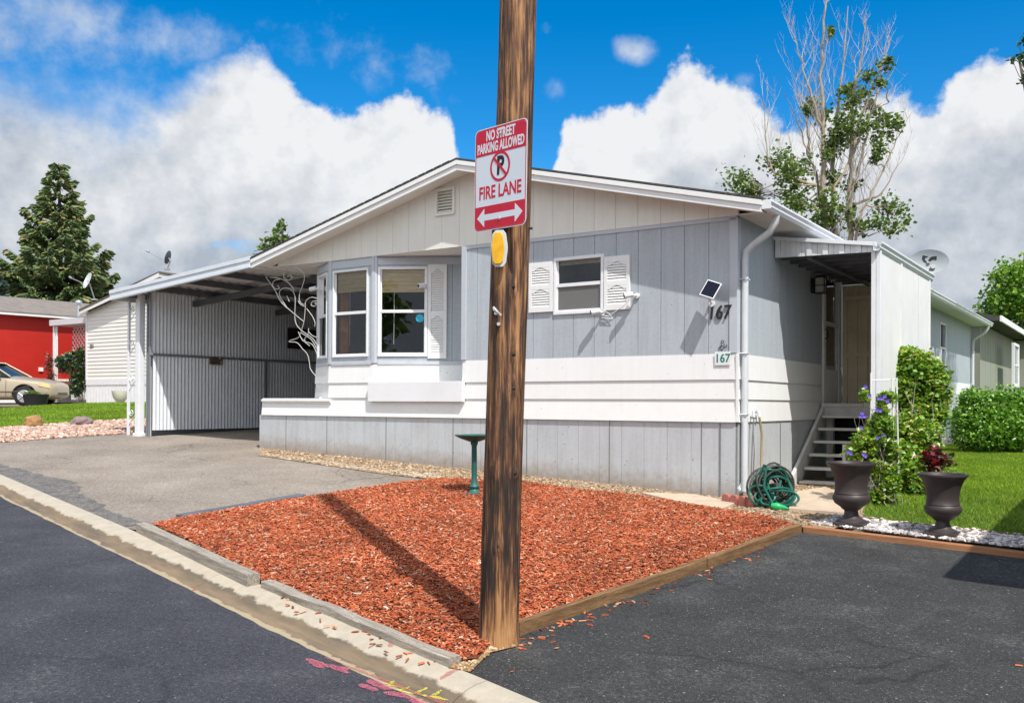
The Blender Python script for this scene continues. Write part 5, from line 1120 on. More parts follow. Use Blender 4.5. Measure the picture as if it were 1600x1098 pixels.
# yellow oval reflector tag
TF = Fr((at(767, 388, 5.50).x, 5.50), (.95, -.31), (-.31, -.95), I4); TW = .105; TH = .215; tz = at(779, 389, 5.5).z
tg = thing('reflector_tag', 'yellow oval reflector plate fixed on the pole under the fire lane sign', 'reflector', tuple(TF.p(TW/2, 0, tz)))
def oct_(w_, h_): return [(w_/2*a_, h_/2*b_) for a_, b_ in ((.45, 1), (-.45, 1), (-.8, .8), (-1, .1), (-1, -.1), (-.8, -.8), (-.45, -1), (.45, -1), (.8, -.8), (1, -.1), (1, .1), (.8, .8))]
mb = MB(); mb.prism(oct_(TW, TH), lambda x, y, d: TF.p(TW/2+x, d, tz+y), 0, .004); mb.build('backing_plate', mat('tag_backing', (.62, .66, .62), .4), tg, bevel=.002)
mb = MB(); mb.prism(oct_(TW*.74, TH*.86), lambda x, y, d: TF.p(TW/2+x-.006, d, tz+y), .005, .012); mb.build('reflector_face', mat('amber', (.82, .46, .02), .35, .12, 18, col2=(.66, .30, .01)), tg, bevel=.004)

# ---------------------------------------------------------------- bird bath and urns
bp_ = gp3(741, 776); bb = thing('bird_bath', 'green pedestal bird bath standing at the back of the red mulch', 'bird bath', tuple(bp_))
GB = mat('verdigris', (.022, .13, .115), .5, .25, 7, .3, 30, col2=(.015, .085, .07), dirt=.2)
hB = (776-680)/F*bp_.y
mb = MB(); mb.lathe([(.001, .0), (.17, .0), (.165, .02), (.13, .03), (.07, .05), (.045, .09), (.06, .12), (.036, .16), (.032, .2), (.030, hB-.12), (.045, hB-.09), (.04, hB-.07), (.001, hB-.07)], tuple(bp_), 24); mb.build('pedestal', GB, bb, smooth=True)
mb = MB(); mb.lathe([(.001, hB-.075), (.06, hB-.07), (.17, hB-.03), (.225, hB-.0), (.228, hB+.008), (.215, hB+.008), (.16, hB-.012), (.06, hB-.03), (.001, hB-.034)], tuple(bp_), 36); mb.build('basin', GB, bb, smooth=True)
URN = mat('urn_resin', (.055, .042, .040), .5, .15, 5, .15, 60, dirt=.0)
def urn(p, Hs, label, first=None):
    t = thing('garden_urn', label, 'urn', tuple(p), group='brown pedestal urns along the lawn edge', rotz=math.atan2(-.559, .829))
    if first is None:
        pr = [(.001, .06), (.155, .06), (.15, .075), (.09, .11), (.072, .15), (.072, .185), (.10, .205), (.115, .225), (.175, .27), (.195, .31), (.195, .35), (.175, .375), (.18, .385), (.172, .40), (.168, .46), (.18, .56), (.215, .66), (.245, .70), (.262, .715), (.262, .735), (.235, .735), (.225, .715), (.215, .69), (.001, .69)]
        s_ = .70/.735; mb = MB(); mb.lathe([(a_*1.0, b_*s_) for a_, b_ in pr], (0, 0, 0), 40); mb.build('vase', URN, t, smooth=True)
        mb = MB(); mb.box(-.16, .16, -.16, .16, 0, .055); mb.build('plinth', URN, t, bevel=.01)
        mb = MB(); mb.lathe([(.001, .662), (.21, .66), (.21, .668), (.001, .672)], (0, 0, 0), 24); mb.build('soil', mat('urn_mulch', (.16, .05, .035), .95, .4, 30, 1, 60, spots=[(40, .6, (.4, .2, .14), .8)]), t)
    else:
        for ch in first.children: c_ = ch.copy(); C.objects.link(c_); c_.parent = t
    t.scale = (Hs,)*3; return t
p = gp3(1330, 822); k1 = (822-722)/F*p.y/.70; u1_ = urn(p, k1, 'brown pedestal urn standing in front of the porch steps'); print('urn', p, k1)
p = gp3(1473, 838); k2 = (835-737)/F*p.y/.70; urn(p, k2, 'brown pedestal urn on white gravel right of the climbing plant', u1_)
p = gp3(1652, 850); urn(p, k2, 'brown pedestal urn mostly cut off by the right edge', u1_)

# ================================================================ PLANTS
LEAFV = [(0, 0, 0), (.42, .45, .08), (0, 1, -.05), (-.42, .45, .08)]; LEAFF = [(0, 1, 2, 3)]
def leaves(P, size, rnd=None, tilt=1.4, wide=1.0):
    n = len(P); s = size*(.6+.8*rng.random(n)); S = np.stack([s*wide, s, s], 1)
    return scatter(np.asarray(P), LEAFV, LEAFF, S, rots(n, tilt), rnd)
def blob(c, rad, n, lump=.35, inner=.55, freq=1.6, seed=0, flat=0):
    """leaf positions near an uneven surface, with gaps"""
    out = []; c = np.array(c); rad = np.array(rad)
    while len(out) < n:
        d = rng.normal(size=3); d /= np.linalg.norm(d)
        k = 1+lump*noise.noise(Vector(d*freq*2)+Vector((seed, seed*2, 0))) + lump*.5*noise.noise(Vector(d*freq*6)+Vector((seed, 0, 9)))
        r = k*(inner+(1-inner)*rng.random()**.6)
        p = c+d*rad*r
        if noise.noise(Vector(p*freq*1.8)+Vector((seed, 7, 3))) < -.28: continue
        if flat and p[2] < c[2]-rad[2]*flat: continue
        out.append(p)
    return np.array(out)
def branch_tubes(mb, a, b, r0, r1, seg=6, wob=.06, n=6, curve=(0, 0, 0)):
    a = Vector(a); b = Vector(b); L_ = (b-a).length; pts = []
    for i in range(seg+1):
        t = i/seg; p = a.lerp(b, t)+Vector(curve)*math.sin(math.pi*t)*L_
        if 0 < i < seg: p += Vector([random.gauss(0, wob*L_*.15) for _ in range(3)])
        pts.append(p)
    mb.tube(pts, [r0+(r1-r0)*i/seg for i in range(seg+1)], n, cap=False); return pts
BARK = mat('grey_bark', (.30, .25, .20), .9, .25, 6, .6, 30, stretch=(1, 1, .3)); BARKP = mat('poplar_bark', (.42, .34, .25), .85, .2, 3, .5, 20, col2=(.26, .20, .14)); BARKD = mat('dark_bark', (.09, .06, .045), .9)

# --- half-dead cottonwood behind the home
D1 = 31.0; random.seed(11)
pt = thing('cottonwood_tree', 'tall half dead cottonwood with bare pale upper branches behind the grey roof', 'tree', (*at(1300, 600, D1)[:2], 0.3))
mb = MB(); tw = MB()
TR = [[(1291, 640), (1290, 420), (1287, 300), (1286, 210), (1283, 120), (1290, 10), (1295, -8)], [(1302, 640), (1301, 400), (1302, 300), (1302, 240), (1310, 160), (1325, 10)], [(1332, 640), (1330, 420), (1327, 330), (1329, 250), (1333, 150), (1345, 100), (1352, 30)], [(1300, 420), (1275, 270), (1262, 240), (1250, 200), (1225, 145)], [(1330, 420), (1345, 330), (1375, 280), (1395, 230), (1425, 175)], [(1335, 300), (1355, 210), (1372, 130), (1386, 60)],
      [(1262, 240), (1262, 190), (1252, 160)], [(1286, 210), (1268, 150), (1252, 100), (1243, 62)], [(1329, 250), (1345, 180), (1380, 100), (1390, 70)], [(1302, 300), (1322, 260), (1365, 170), (1389, 160)], [(1275, 290), (1210, 270), (1200, 250), (1192, 150)], [(1332, 320), (1375, 305), (1410, 250)]]
def P1(x, y, j=0): return at(x, y, D1+j)
spine = []
for ti, t in enumerate(TR):
    j0 = random.uniform(-.5, .5); pts = [P1(x, y, j0+random.uniform(-.15, .15)) for x, y in t]; q = []
    for i in range(len(pts)-1):
        for k in range(5): q.append(pts[i].lerp(pts[i+1], k/5)+Vector((random.gauss(0, .03), 0, 0)))
    q.append(pts[-1]); big_ = ti in (0, 1, 2); n_ = len(q); mb.tube(q, [((.12 if big_ else .055))*(1-.88*i/(n_-1)) for i in range(n_)], 7, cap=False)
    spine += [(p, ((.17 if big_ else .07))*(1-.86*i/(n_-1)), i/(n_-1)) for i, p in enumerate(q) if p.z > 5]
def twig(p, L_, r, depth_, up=.8, bare=True):
    az_ = random.uniform(0, 2*math.pi); d = Vector((math.cos(az_)*.75, math.sin(az_)*.75, up)).normalized(); pts = [p]; q = p; n_ = 5
    for i in range(n_):
        d = (d+Vector((random.gauss(0, .12), random.gauss(0, .12), .16))).normalized(); q = q+d*L_/n_; pts.append(q)
    tw.tube(pts, [r*(1-.75*i/n_) for i in range(n_+1)], 4, cap=False); ends.append(pts[-1]); mids.extend(pts[2:])
    if depth_:
        for _ in range(random.randint(2, 4)): twig(pts[random.randint(1, n_-1)], L_*random.uniform(.4, .75), r*.6, depth_-1, up)
ends = []; mids = []
for p, r, t in random.sample(spine, min(150, len(spine))): twig(p, random.uniform(.8, 1.9)*(1.15-.5*t), max(.009, r*.17), 2, random.uniform(.5, 1.8))
mb.build('trunk', BARKP, pt, smooth=True); tw.build('bare_branches', mat('dead_twigs', (.56, .50, .45), .9, .15, 4), pt, smooth=True)['kind'] = 'stuff'
CL = [(1150, 283, 13), (1166, 296, 14), (1180, 300, 9), (1215, 255, 14), (1240, 290, 20), (1228, 268, 15), (1248, 262, 12), (1235, 315, 14), (1250, 320, 10), (1273, 163, 9), (1286, 180, 9), (1262, 170, 5), (1298, 50, 4), (1318, 195, 14), (1328, 160, 13), (1340, 190, 14), (1322, 140, 8), (1310, 215, 13), (1335, 215, 12), (1348, 150, 9), (1296, 240, 9), (1302, 225, 9), (1378, 185, 10), (1385, 208, 12), (1372, 232, 9), (1398, 190, 8), (1366, 250, 5), (1290, 315, 14), (1308, 338, 16), (1283, 345, 12), (1340, 352, 11), (1330, 325, 8), (1382, 320, 11), (1404, 333, 12), (1397, 358, 10), (1374, 348, 9), (1385, 100, 6), (1360, 165, 8), (1300, 275, 9), (1330, 290, 9), (1376, 130, 6), (1352, 120, 6)]
LP = []; cb = MB()
for x, y, r in CL:
    rr = r/F*D1; c = P1(x, y, random.uniform(-.6, .6)); m_ = int(60+(rr/.2)**2*70)
    near = min((s_ for s_ in spine if s_[0].z < c.z-.1), key=lambda s_: (s_[0]-c).length, default=spine[0])
    pts = branch_tubes(cb, near[0], c, .028, .010, 5, .5, 4, (0, 0, -.05))
    for _ in range(4): e_ = c+Vector([random.gauss(0, rr*.7) for _ in range(3)]); branch_tubes(cb, pts[3], e_, .010, .004, 3, .5, 4)
    sub = [c+Vector([random.gauss(0, rr*.62) for _ in range(3)]) for _ in range(max(3, int(m_/9)))]
    for _ in range(m_): s_ = random.choice(sub); LP.append(s_+Vector([random.gauss(0, rr*.45) for _ in range(3)]))
cb.build('leafy_branches', BARKP, pt, smooth=True)['kind'] = 'stuff'
LFG = [(0, (.05, .11, .016)), (.5, (.11, .19, .03)), (.9, (.19, .27, .05)), (1, (.27, .28, .08))]
V, Fa, r = leaves([tuple(p-Vector(pt.location)) for p in LP], .125, tilt=1.5, wide=1.15); o = mesh_np('crown', V, Fa, attr_mat('cottonwood_leaf', LFG, .45, .3, .4), {'rnd': r}); o.parent = pt

# --- conifers
def spruce(name, label, base, H_, R_, ramp, seed, levels=26, dens_=1.0, mt='spruce_needles'):
    random.seed(seed); t = thing(name, label, 'tree', tuple(base)); b = Vector(base); mb = MB()
    mb.tube([b, b+Vector((0, 0, H_*.5)), b+Vector((.05, 0, H_*.98))], [R_*.07, R_*.045, .02], 8); LP_, LR = [], []; V_, D_ = [], []
    for i in range(levels):
        f = (i+random.random()*.5)/levels; z = H_*(.07+.93*f); rad = R_*(1-f)**1.05*(.85+.3*random.random())+.08; nb_ = max(5, int(9*(1-f)+4))
        a0 = random.random()*6.28
        for k in range(nb_):
            a_ = a0+2*math.pi*k/nb_+random.gauss(0, .18); L_ = rad*random.uniform(.72, 1.15); d = Vector((math.cos(a_), math.sin(a_), 0)); droop = -.16*L_*(1-f)+.30*L_*f
            st = b+Vector((0, 0, z)); pts = [st+d*L_*s_+Vector((0, 0, droop*s_*1.6-(.14*L_)*math.sin(s_*3.1)+(.10*L_)*s_**3)) for s_ in (0, .3, .6, .85, 1)]
            mb.tube(pts, [.035*(1-.7*f)+.008, .03*(1-.6*f), .018, .010, .006], 4, cap=False)
            m_ = int(L_*34*dens_)+8
            for _ in range(m_):
                s_ = random.random()**.7; s_ = .12+.88*s_; ii = min(3, int(s_*4)); q = pts[ii].lerp(pts[ii+1], s_*4-ii) if ii < 4 else pts[4]
                side = d.cross(Vector((0, 0, 1)))*random.gauss(0, .13*L_*(1.25-s_)+.05); V_.append(q+side+Vector((0, 0, -abs(side.length)*.35-random.random()*.12))); D_.append((d*.7+side.normalized()*.8+Vector((0, 0, -.45+random.gauss(0, .2)))).normalized())
    mb.build('trunk', BARKD, t, smooth=True)
    n = len(V_); P_ = np.array([tuple(v-b) for v in V_]); D_ = np.array([tuple(v) for v in D_]); rt = np.zeros((n, 3, 3))
    rnd_ = rng.normal(size=(n, 3)); X = np.cross(D_, rnd_); X /= np.linalg.norm(X, axis=1)[:, None]; Z = np.cross(X, D_); rt[:, :, 0] = X; rt[:, :, 1] = D_; rt[:, :, 2] = Z
    s = (.20+.22*rng.random(n))*(1.0 if R_ < 3 else 1.15); S = np.stack([s*.36, s, s], 1); pv = [(0, 0, 0), (.5, .4, .05), (.35, .8, 0), (0, 1, -.08), (-.35, .8, 0), (-.5, .4, .05)]
    V, Fa, r = scatter(P_, pv, [(0, 1, 2, 3), (0, 3, 4, 5)], S, rt); o = mesh_np('crown', V, Fa, attr_mat(mt, ramp, .7, .12, .5), {'rnd': r}); o.parent = t; return t
SPR = [(0, (.045, .085, .03)), (.5, (.11, .18, .06)), (.85, (.21, .25, .08)), (1, (.38, .27, .11))]
g0 = at(92, 600, 52); spruce('spruce_tree', 'full spruce tree with brownish green tips rising behind the red house', (g0.x, g0.y, 1.2), (at(92, 249, 52).z-1.2), 5.2, SPR, 5, 24, 3.6)
BSP = [(0, (.02, .045, .03)), (.6, (.05, .10, .065)), (1, (.10, .16, .10))]
g0 = at(-38, 600, 46); spruce('spruce_tree', 'blue green spruce cut off by the left edge', (g0.x, g0.y, 1.2), (at(0, 300, 46).z-1.0), 2.1, BSP, 8, 24, 2.0, 'blue_spruce')
# --- broad-leaved trees
def leafy(name, label, base, blobs, n, size, ramp, mt, seed, trunk_r=.2, group=None, bark=None):
    random.seed(seed); t = thing(name, label, 'tree', tuple(base)); b = Vector(base); mb = MB(); tops = [Vector(c) for c, r_ in blobs]
    cen = sum(tops, Vector())/len(tops); fork = b.lerp(Vector((cen.x, cen.y, cen.z)), .45); branch_tubes(mb, b, fork, trunk_r, trunk_r*.7, 6, .2, 8); P_ = []
    tot = sum(r_[0]*r_[1]+.01 for c, r_ in blobs)
    for i, (c, r_) in enumerate(blobs):
        pts = branch_tubes(mb, fork, c, trunk_r*.5, trunk_r*.12, 6, .12, 6)
        for _ in range(7): e_ = Vector(c)+Vector([random.gauss(0, r_[k]*.5) for k in range(3)]); branch_tubes(mb, pts[4], e_, trunk_r*.10, .006, 4, .15, 4)
        P_.append(blob(c, r_, int(n*(r_[0]*r_[1]+.01)/tot), lump=.6, seed=seed+i))
    mb.build('trunk', bark or BARK, t, smooth=True); V, Fa, r = leaves(np.vstack(P_)-np.array(base), size); o = mesh_np('crown', V, Fa, attr_mat(mt, ramp, .5, .35, .5), {'rnd': r}); o.parent = t; return t
def A3(x, y, d): return tuple(at(x, y, d))
BRG = [(0, (.05, .14, .012)), (.4, (.12, .27, .022)), (.8, (.23, .40, .04)), (1, (.34, .46, .08))]
D2 = 42; g0 = at(1615, 600, D2)
leafy('maple_tree', 'bright green leafy tree rising above the far green house', (g0.x, g0.y, .35), [(A3(1615, 450, D2), (1.9, 1.9, 1.3)), (A3(1578, 432, D2), (.75, .8, .6)), (A3(1560, 478, D2), (.85, .9, .65)), (A3(1598, 500, D2), (1.3, 1.3, .8)), (A3(1640, 480, D2+1), (1.9, 1.9, 1.5)), (A3(1545, 495, D2), (.35, .4, .25)), (A3(1590, 470, D2-.5), (1.0, .8, .7)), (A3(1622, 420, D2), (.9, .9, .5))], 9000, .19, BRG, 'maple_leaf', 21)
D3 = 40; g0 = at(432, 600, D3)
leafy('ash_tree', 'small treetop poking above the left slope of the roof', (g0.x, g0.y, 1.2), [(A3(432, 372, D3), (.42, .4, .5)), (A3(440, 352, D3), (.22, .2, .3)), (A3(418, 384, D3), (.35, .3, .3)), (A3(452, 382, D3), (.3, .3, .4)), (A3(436, 420, D3), (.9, .8, .8))], 700, .22, LFG, 'ash_leaf', 31, .16)
D4 = 18.4; g0 = at(1803, 600, D4)
leafy('elm_tree', 'overhanging leafy branch tips at the upper right edge', (g0.x, g0.y, .4), [(A3(1592, 92, D4), (.16, .15, .07)), (A3(1600, 62, D4), (.10, .15, .08)), (A3(1612, 125, D4), (.20, .2, .09)), (A3(1650, 90, D4), (.5, .5, .5)), (A3(1760, 60, D4), (1.0, 1.1, .9)), (A3(1820, 120, D4), (1.2, 1.2, 1.1))], 2600, .10, [(0, (.015, .05, .012)), (1, (.05, .12, .02))], 'elm_leaf', 41, .16)

# trees across the street, behind the viewer: the windows mirror them
for lb, (x, y), s1 in (('broad green tree across the street, nearer the corner', (-4, -15), 5), ('broad green tree across the street, farther up the hill', (-13, -11), 6), ('tall green tree across the street opposite the pole', (5, -19), 7)):
    leafy('street_tree', lb, (x, y, -.3), [((x, y, 4.6), (2.3, 2.3, 1.8)), ((x+1.2, y-.5, 5.8), (1.6, 1.6, 1.3)), ((x-1.3, y+.3, 3.6), (1.7, 1.7, 1.2)), ((x-.2, y+.4, 6.6), (1.2, 1.2, 1.0))], 2600, .42, BRG, 'maple_leaf', s1, .2)
# --- shrubs
def shrub(name, label, base, blobs, n, size, ramp, mt, seed, cat='shrub', lump=.35, inner=.6):
    random.seed(seed); t = thing(name, label, cat, tuple(base)); b = Vector(base); mb = MB(); P_ = []; tot = sum(r_[0]*r_[2] for c, r_ in blobs)
    for i, (c, r_) in enumerate(blobs):
        for _ in range(4): branch_tubes(mb, b+Vector((random.gauss(0, .08), random.gauss(0, .08), -.02)), Vector(c)+Vector([random.gauss(0, r_[k]*.35) for k in range(3)]), .007, .003, 5, .4, 5)
        P_.append(blob(c, r_, int(n*r_[0]*r_[2]/tot), lump=lump, inner=inner, seed=seed+i, freq=2.2))
    P_ = np.vstack(P_); P_ = P_[P_[:, 2] > b.z+.02]
    mb.build('stem', BARK, t, smooth=True); V, Fa, r = leaves(P_-np.array(base), size, tilt=1.3); o = mesh_np('foliage', V, Fa, attr_mat(mt, ramp, .45, .3, 1.2), {'rnd': r}); o.parent = t; return t
D5 = 19.6; b5 = at(1553, 705, D5); zb5 = gz(b5.x, b5.y)
shrub('lilac_bush', 'dense rounded bright green bush on the lawn by the far house end', (b5.x, b5.y, zb5), [(A3(1530, 655, D5), (.50, .5, .62)), (A3(1570, 650, D5), (.62, .6, .60)), (A3(1610, 655, D5), (.6, .6, .62)), (A3(1548, 672, D5-.3), (.62, .5, .45)), (A3(1590, 675, D5-.3), (.55, .5, .4)), (A3(1508, 668, D5), (.26, .4, .5)), (A3(1520, 625, D5), (.28, .3, .25)), (A3(1640, 660, D5), (.5, .6, .6))], 22000, .068, [(0, (.05, .16, .010)), (.5, (.13, .32, .018)), (.85, (.25, .46, .035)), (1, (.36, .52, .09))], 'lilac_leaf', 51)
D6 = 12.0; b6 = at(1425, 760, 11.6); zb6 = gz(b6.x, b6.y)
CLM = [(0, (.06, .15, .012)), (.4, (.16, .33, .022)), (.75, (.32, .50, .045)), (.93, (.45, .48, .08)), (1, (.20, .07, .035))]
shrub('climbing_vine', 'tall leafy climbing vine spilling against the white porch wall', (b6.x, b6.y, zb6), [(A3(1428, 580, D6), (.30, .25, .28)), (A3(1410, 610, D6), (.22, .22, .30)), (A3(1449, 605, D6), (.28, .25, .34)), (A3(1432, 650, D6), (.33, .28, .35)), (A3(1415, 690, D6-.3), (.25, .25, .35)), (A3(1440, 685, D6-.3), (.22, .22, .25)), (A3(1400, 725, D6-.8), (.22, .2, .28)), (A3(1425, 735, D6-.8), (.26, .2, .25)), (A3(1440, 755, D6-.9), (.22, .2, .16)), (A3(1455, 640, D6), (.18, .2, .25)), (A3(1418, 556, D6), (.12, .12, .12))], 21000, .06, CLM, 'vine_leaf', 61, 'climbing plant')
D7 = 10.3; b7 = at(1385, 786, D7); zb7 = gz(b7.x, b7.y)
cm = shrub('clematis', 'clematis with violet flowers climbing the white trellis by the steps', (b7.x, b7.y, zb7), [(A3(1352, 690, D7), (.14, .14, .14)), (A3(1375, 670, D7), (.14, .14, .2)), (A3(1335, 708, D7), (.10, .1, .09)), (A3(1370, 720, D7), (.18, .15, .16)), (A3(1385, 750, D7), (.15, .15, .22)), (A3(1375, 775, D7), (.12, .12, .10)), (A3(1392, 700, D7), (.08, .1, .2)), (A3(1378, 640, D7), (.05, .07, .16)), (A3(1385, 620, D7), (.10, .07, .06)), (A3(1350, 625, D7), (.03, .05, .12))], 6500, .05, CLM, 'vine_leaf', 71, 'climbing plant', inner=.3)
VIO = mat('violet_petals', (.17, .11, .55), .6, .2, 20); mb = MB()
for x, y in ((1378, 622), (1382, 619), (1373, 622), (1370, 640), (1375, 641), (1347, 645), (1350, 650), (1344, 650), (1325, 706), (1329, 708), (1349, 709), (1352, 712), (1345, 668), (1380, 680), (1371, 684), (1386, 626), (1352, 604), (1358, 618)):
    c = at(x, y, D7-.14)
    mb = MB()
    for k in range(6):
        a_ = k*math.pi/3+random.random()*.4; dx = Vector((math.cos(a_), -.35, math.sin(a_)))*.027; sd__ = Vector((-math.sin(a_), 0, math.cos(a_)))*.010; mb.add([c, c+dx*.55+sd__, c+dx, c+dx*.55-sd__], [(0, 1, 2, 3)])
    mb.build('flower', VIO, cm)
tl = thing('trellis', 'white wooden trellis arch carrying the clematis next to the first urn', 'trellis', (b7.x, b7.y, zb7)); mb = MB()
for x0, x1, y0, y1 in ((1361, 1361, 582, 792), (1394, 1397, 590, 770), (1401, 1404, 590, 745)):
    a_ = at(x0, y0, D7+.02); b_ = at(x1, y1, D7+.02); mb.tube([a_, b_], .009, 6)
for y in (594, 640, 690, 740): mb.tube([at(1361, y, D7+.03), at(1402, y-1, D7+.03)], .006, 5)
mb.build('frame', WHITE, tl)
b8 = at(1462, 735, 11.0); shrub('coleus_plant', 'small dark crimson leafed plant behind the second urn', (b8.x, b8.y, gz(b8.x, b8.y)), [(A3(1460, 712, 11), (.10, .1, .10)), (A3(1470, 722, 11), (.13, .12, .09)), (A3(1452, 722, 11), (.10, .1, .08))], 420, .07, [(0, (.10, .004, .012)), (.5, (.30, .012, .03)), (.8, (.03, .02, .01)), (1, (.05, .10, .015))], 'coleus_leaf', 81, 'plant')
b9 = gp3(1478, 748); shrub('hosta_plant', 'low light green clump between crimson plant and second urn', tuple(b9), [((b9.x+.05, b9.y, b9.z+.08), (.16, .15, .08))], 160, .06, CLM, 'vine_leaf', 82, 'plant')

# ================================================================ NEIGHBOURING HOMES
def NM(px, d): q = at(px, 600, d); return Matrix.Translation((q.x, q.y, 0)) @ Matrix.Rotation(math.atan2(-.559, .829), 4, 'Z')
M2 = NM(135.5, 38); F2 = Fr((0, 0), (1, 0), (0, -1), M2); GN = gz(-17, 38)
e0 = F2.hit(124, 483, .3); pk = F2.hit(249, 424, .3); pt2 = (e0[1]-pk[1])/(pk[0]-e0[0]); W2 = pk[0]*2; print('neighbour', e0, pk, pt2, GN)
nh = thing('mobile_home', 'cream vinyl sided mobile home with a low gable, left beyond the carport', 'mobile home', (0, 0, GN), M2)
VIN = mat('cream_vinyl', (.76, .75, .70), .6, .03, 1, dirt=.05); L2 = 16
zt_ = lambda x: pk[1]-.12-abs(pt2)*abs(x-pk[0]); z = F2.hit(137, 593)[1]; zs0 = z
mb = MB()
for k in range(40):
    h = .148; z0 = zs0+k*h
    if z0 > pk[1]-.2: break
    lo = 0.0; hi = W2
    if z0+h > zt_(0): lo = pk[0]-(pk[1]-.12-z0-h)/abs(pt2); hi = 2*pk[0]-lo
    if hi-lo < .1: break
    mb.hexa([F2.p(lo, -.02, z0), F2.p(hi, -.02, z0), F2.p(hi, .022, z0), F2.p(lo, .022, z0), F2.p(lo, -.02, z0+h), F2.p(hi, -.02, z0+h), F2.p(hi, .002, z0+h), F2.p(lo, .002, z0+h)])
mb.build('siding', VIN, nh)
mb = MB(); mb.prism([(0.0, GN), (W2, GN), (W2, zt_(W2)), (pk[0], zt_(pk[0])), (0, zt_(0))], lambda a_, b_, d: (a_, d, b_), .021, L2); mb.build('wall', VIN, nh)
mb = MB(); mb.fbox(F2, 0, W2, .0, .04, zs0-.22, zs0-.005); mb.fbox(F2, -.03, .06, .0, .035, zs0, zt_(0)-.02); 
for k in range(50): mb.fbox(F2, k*W2/50, (k+1)*W2/50-.03, .0, .02, GN-.1, zs0-.22)
mb.fbox(F2, 0, W2, -.015, .005, GN-.1, zs0-.22); mb.build('skirting', WHITE2, nh)
mb = MB()
for a_, b_ in ((e0[0], pk[0]), (pk[0], 2*pk[0]-e0[0])):
    za, zb2 = (e0[1], pk[1]) if a_ < pk[0]-.01 else (pk[1], e0[1])
    mb.hexa([(a_, -.30, za-.20), (b_, -.30, zb2-.20), (b_, -.26, zb2-.20), (a_, -.26, za-.20), (a_, -.30, za-.02), (b_, -.30, zb2-.02), (b_, -.26, zb2-.02), (a_, -.26, za-.02)])
mb.build('rake_board', WHITE, nh)
mb = MB()
for a_, b_ in ((e0[0], pk[0]), (pk[0], 2*pk[0]-e0[0])):
    za, zb2 = (e0[1], pk[1]) if a_ < pk[0]-.01 else (pk[1], e0[1])
    mb.hexa([(a_, -.32, za-.08), (b_, -.32, zb2-.08) if False else (b_, -.25, zb2-.08), (b_, L2, zb2-.08), (a_, L2, za-.08), (a_, -.32, za), (b_, -.32, zb2), (b_, L2, zb2), (a_, L2, za)])
mb.build('roof', mat('brown_shingles', (.16, .13, .11), .95, .2, 3, .4, 20), nh)
nn_ = F2.hit(143, 541, .03); text_on(F2, '203', nn_[0], nn_[1], .03, .23, BLACK, 'house_number', nh, xs=.8, bold=.002)
mb = MB(); vp = at(123, 484, 40); q = M2.inverted() @ vp; mb.cyl((q.x, q.y, q.z-.3), .07, .62, 12); mb.cyl((q.x, q.y, q.z+.30), .15, .10, 12, .12); mb.build('vent_pipe', SILV, nh, smooth=True)
# its carport and lattice
k0 = F2.hit(77, 500); k1_ = F2.hit(77, 509)
nc = thing('carport', 'small flat carport with white posts and lattice beside the cream home', 'carport', (k0[0], 0, GN), M2)
kt = k0[1]
mb = MB(); mb.box(k0[0], -.02, 0, 7, kt-.24, kt); mb.build('roof', mat('fascia_pale', (.62, .62, .62), .5, .05), nc)
mb = MB(); a_ = F2.hit(81, 550)[0]; mb.box(a_-.10, a_+.02, .1, .22, GN-.05, kt-.25); mb.box(a_+.12, a_+.18, .1, .16, GN-.05, kt-.25); mb.build('post', WHITE, nc)
mb = MB(); a0_ = a_+.2; a1_ = -.05; zb_l, zt_l = GN+.45, kt-.28; ly_ = .8; sp_ = .23
c_ = a0_-(zt_l-zb_l)
while c_ < a1_:
    for sg_ in (1, -1):
        s_ = c_ if sg_ == 1 else c_+(zt_l-zb_l)
        # clip the diagonal to the panel
        t0 = max(0, (a0_-s_)*sg_ if sg_ == 1 else (s_-a1_)); t1 = min(zt_l-zb_l, (a1_-s_) if sg_ == 1 else (s_-a0_))
        if t1 > t0+.02: mb.tube([(s_+sg_*t0, ly_+(.01 if sg_ > 0 else -.01), zb_l+t0), (s_+sg_*t1, ly_+(.01 if sg_ > 0 else -.01), zb_l+t1)], .021, 4)
    c_ += sp_
mb.build('lattice', WHITE, nc)
mb = MB(); mb.box(k0[0]+.3, -.1, 4.5, 4.6, GN, kt-.3); mb.build('back_screen', mat('brown_screen', (.13, .07, .045), .9, .3, 3), nc)
b_ = M2 @ Vector((-.75, .25, GN)); q_ = lambda x, y: A3(x, y, b_.y-.1)
cv_ = shrub('clematis', 'dark leafed clematis with purple bloom on the neighbouring lattice', tuple(b_), [(q_(104, 570), (.30, .25, .4)), (q_(122, 580), (.30, .25, .5)), (q_(120, 602), (.32, .25, .45)), (q_(97, 565), (.26, .25, .25)), (q_(126, 556), (.16, .2, .35)), (q_(112, 556), (.24, .2, .2))], 3000, .11, [(0, (.02, .05, .012)), (.5, (.05, .11, .02)), (.85, (.12, .24, .03)), (.9, (.06, .04, .18)), (1, (.08, .05, .26))], 'purple_clematis_leaf', 91, 'climbing plant')
b_ = M2 @ Vector((-1.75, .1, GN)); shrub('rose_bush', 'thin reddish rose bush in front of the red house wall', tuple(b_), [(A3(76, 565, b_.y), (.16, .2, .5)), (A3(79, 590, b_.y), (.2, .2, .4))], 420, .10, [(0, (.10, .05, .03)), (.6, (.22, .09, .06)), (1, (.35, .08, .05))], 'rose_leaf', 93, 'shrub', inner=.1)
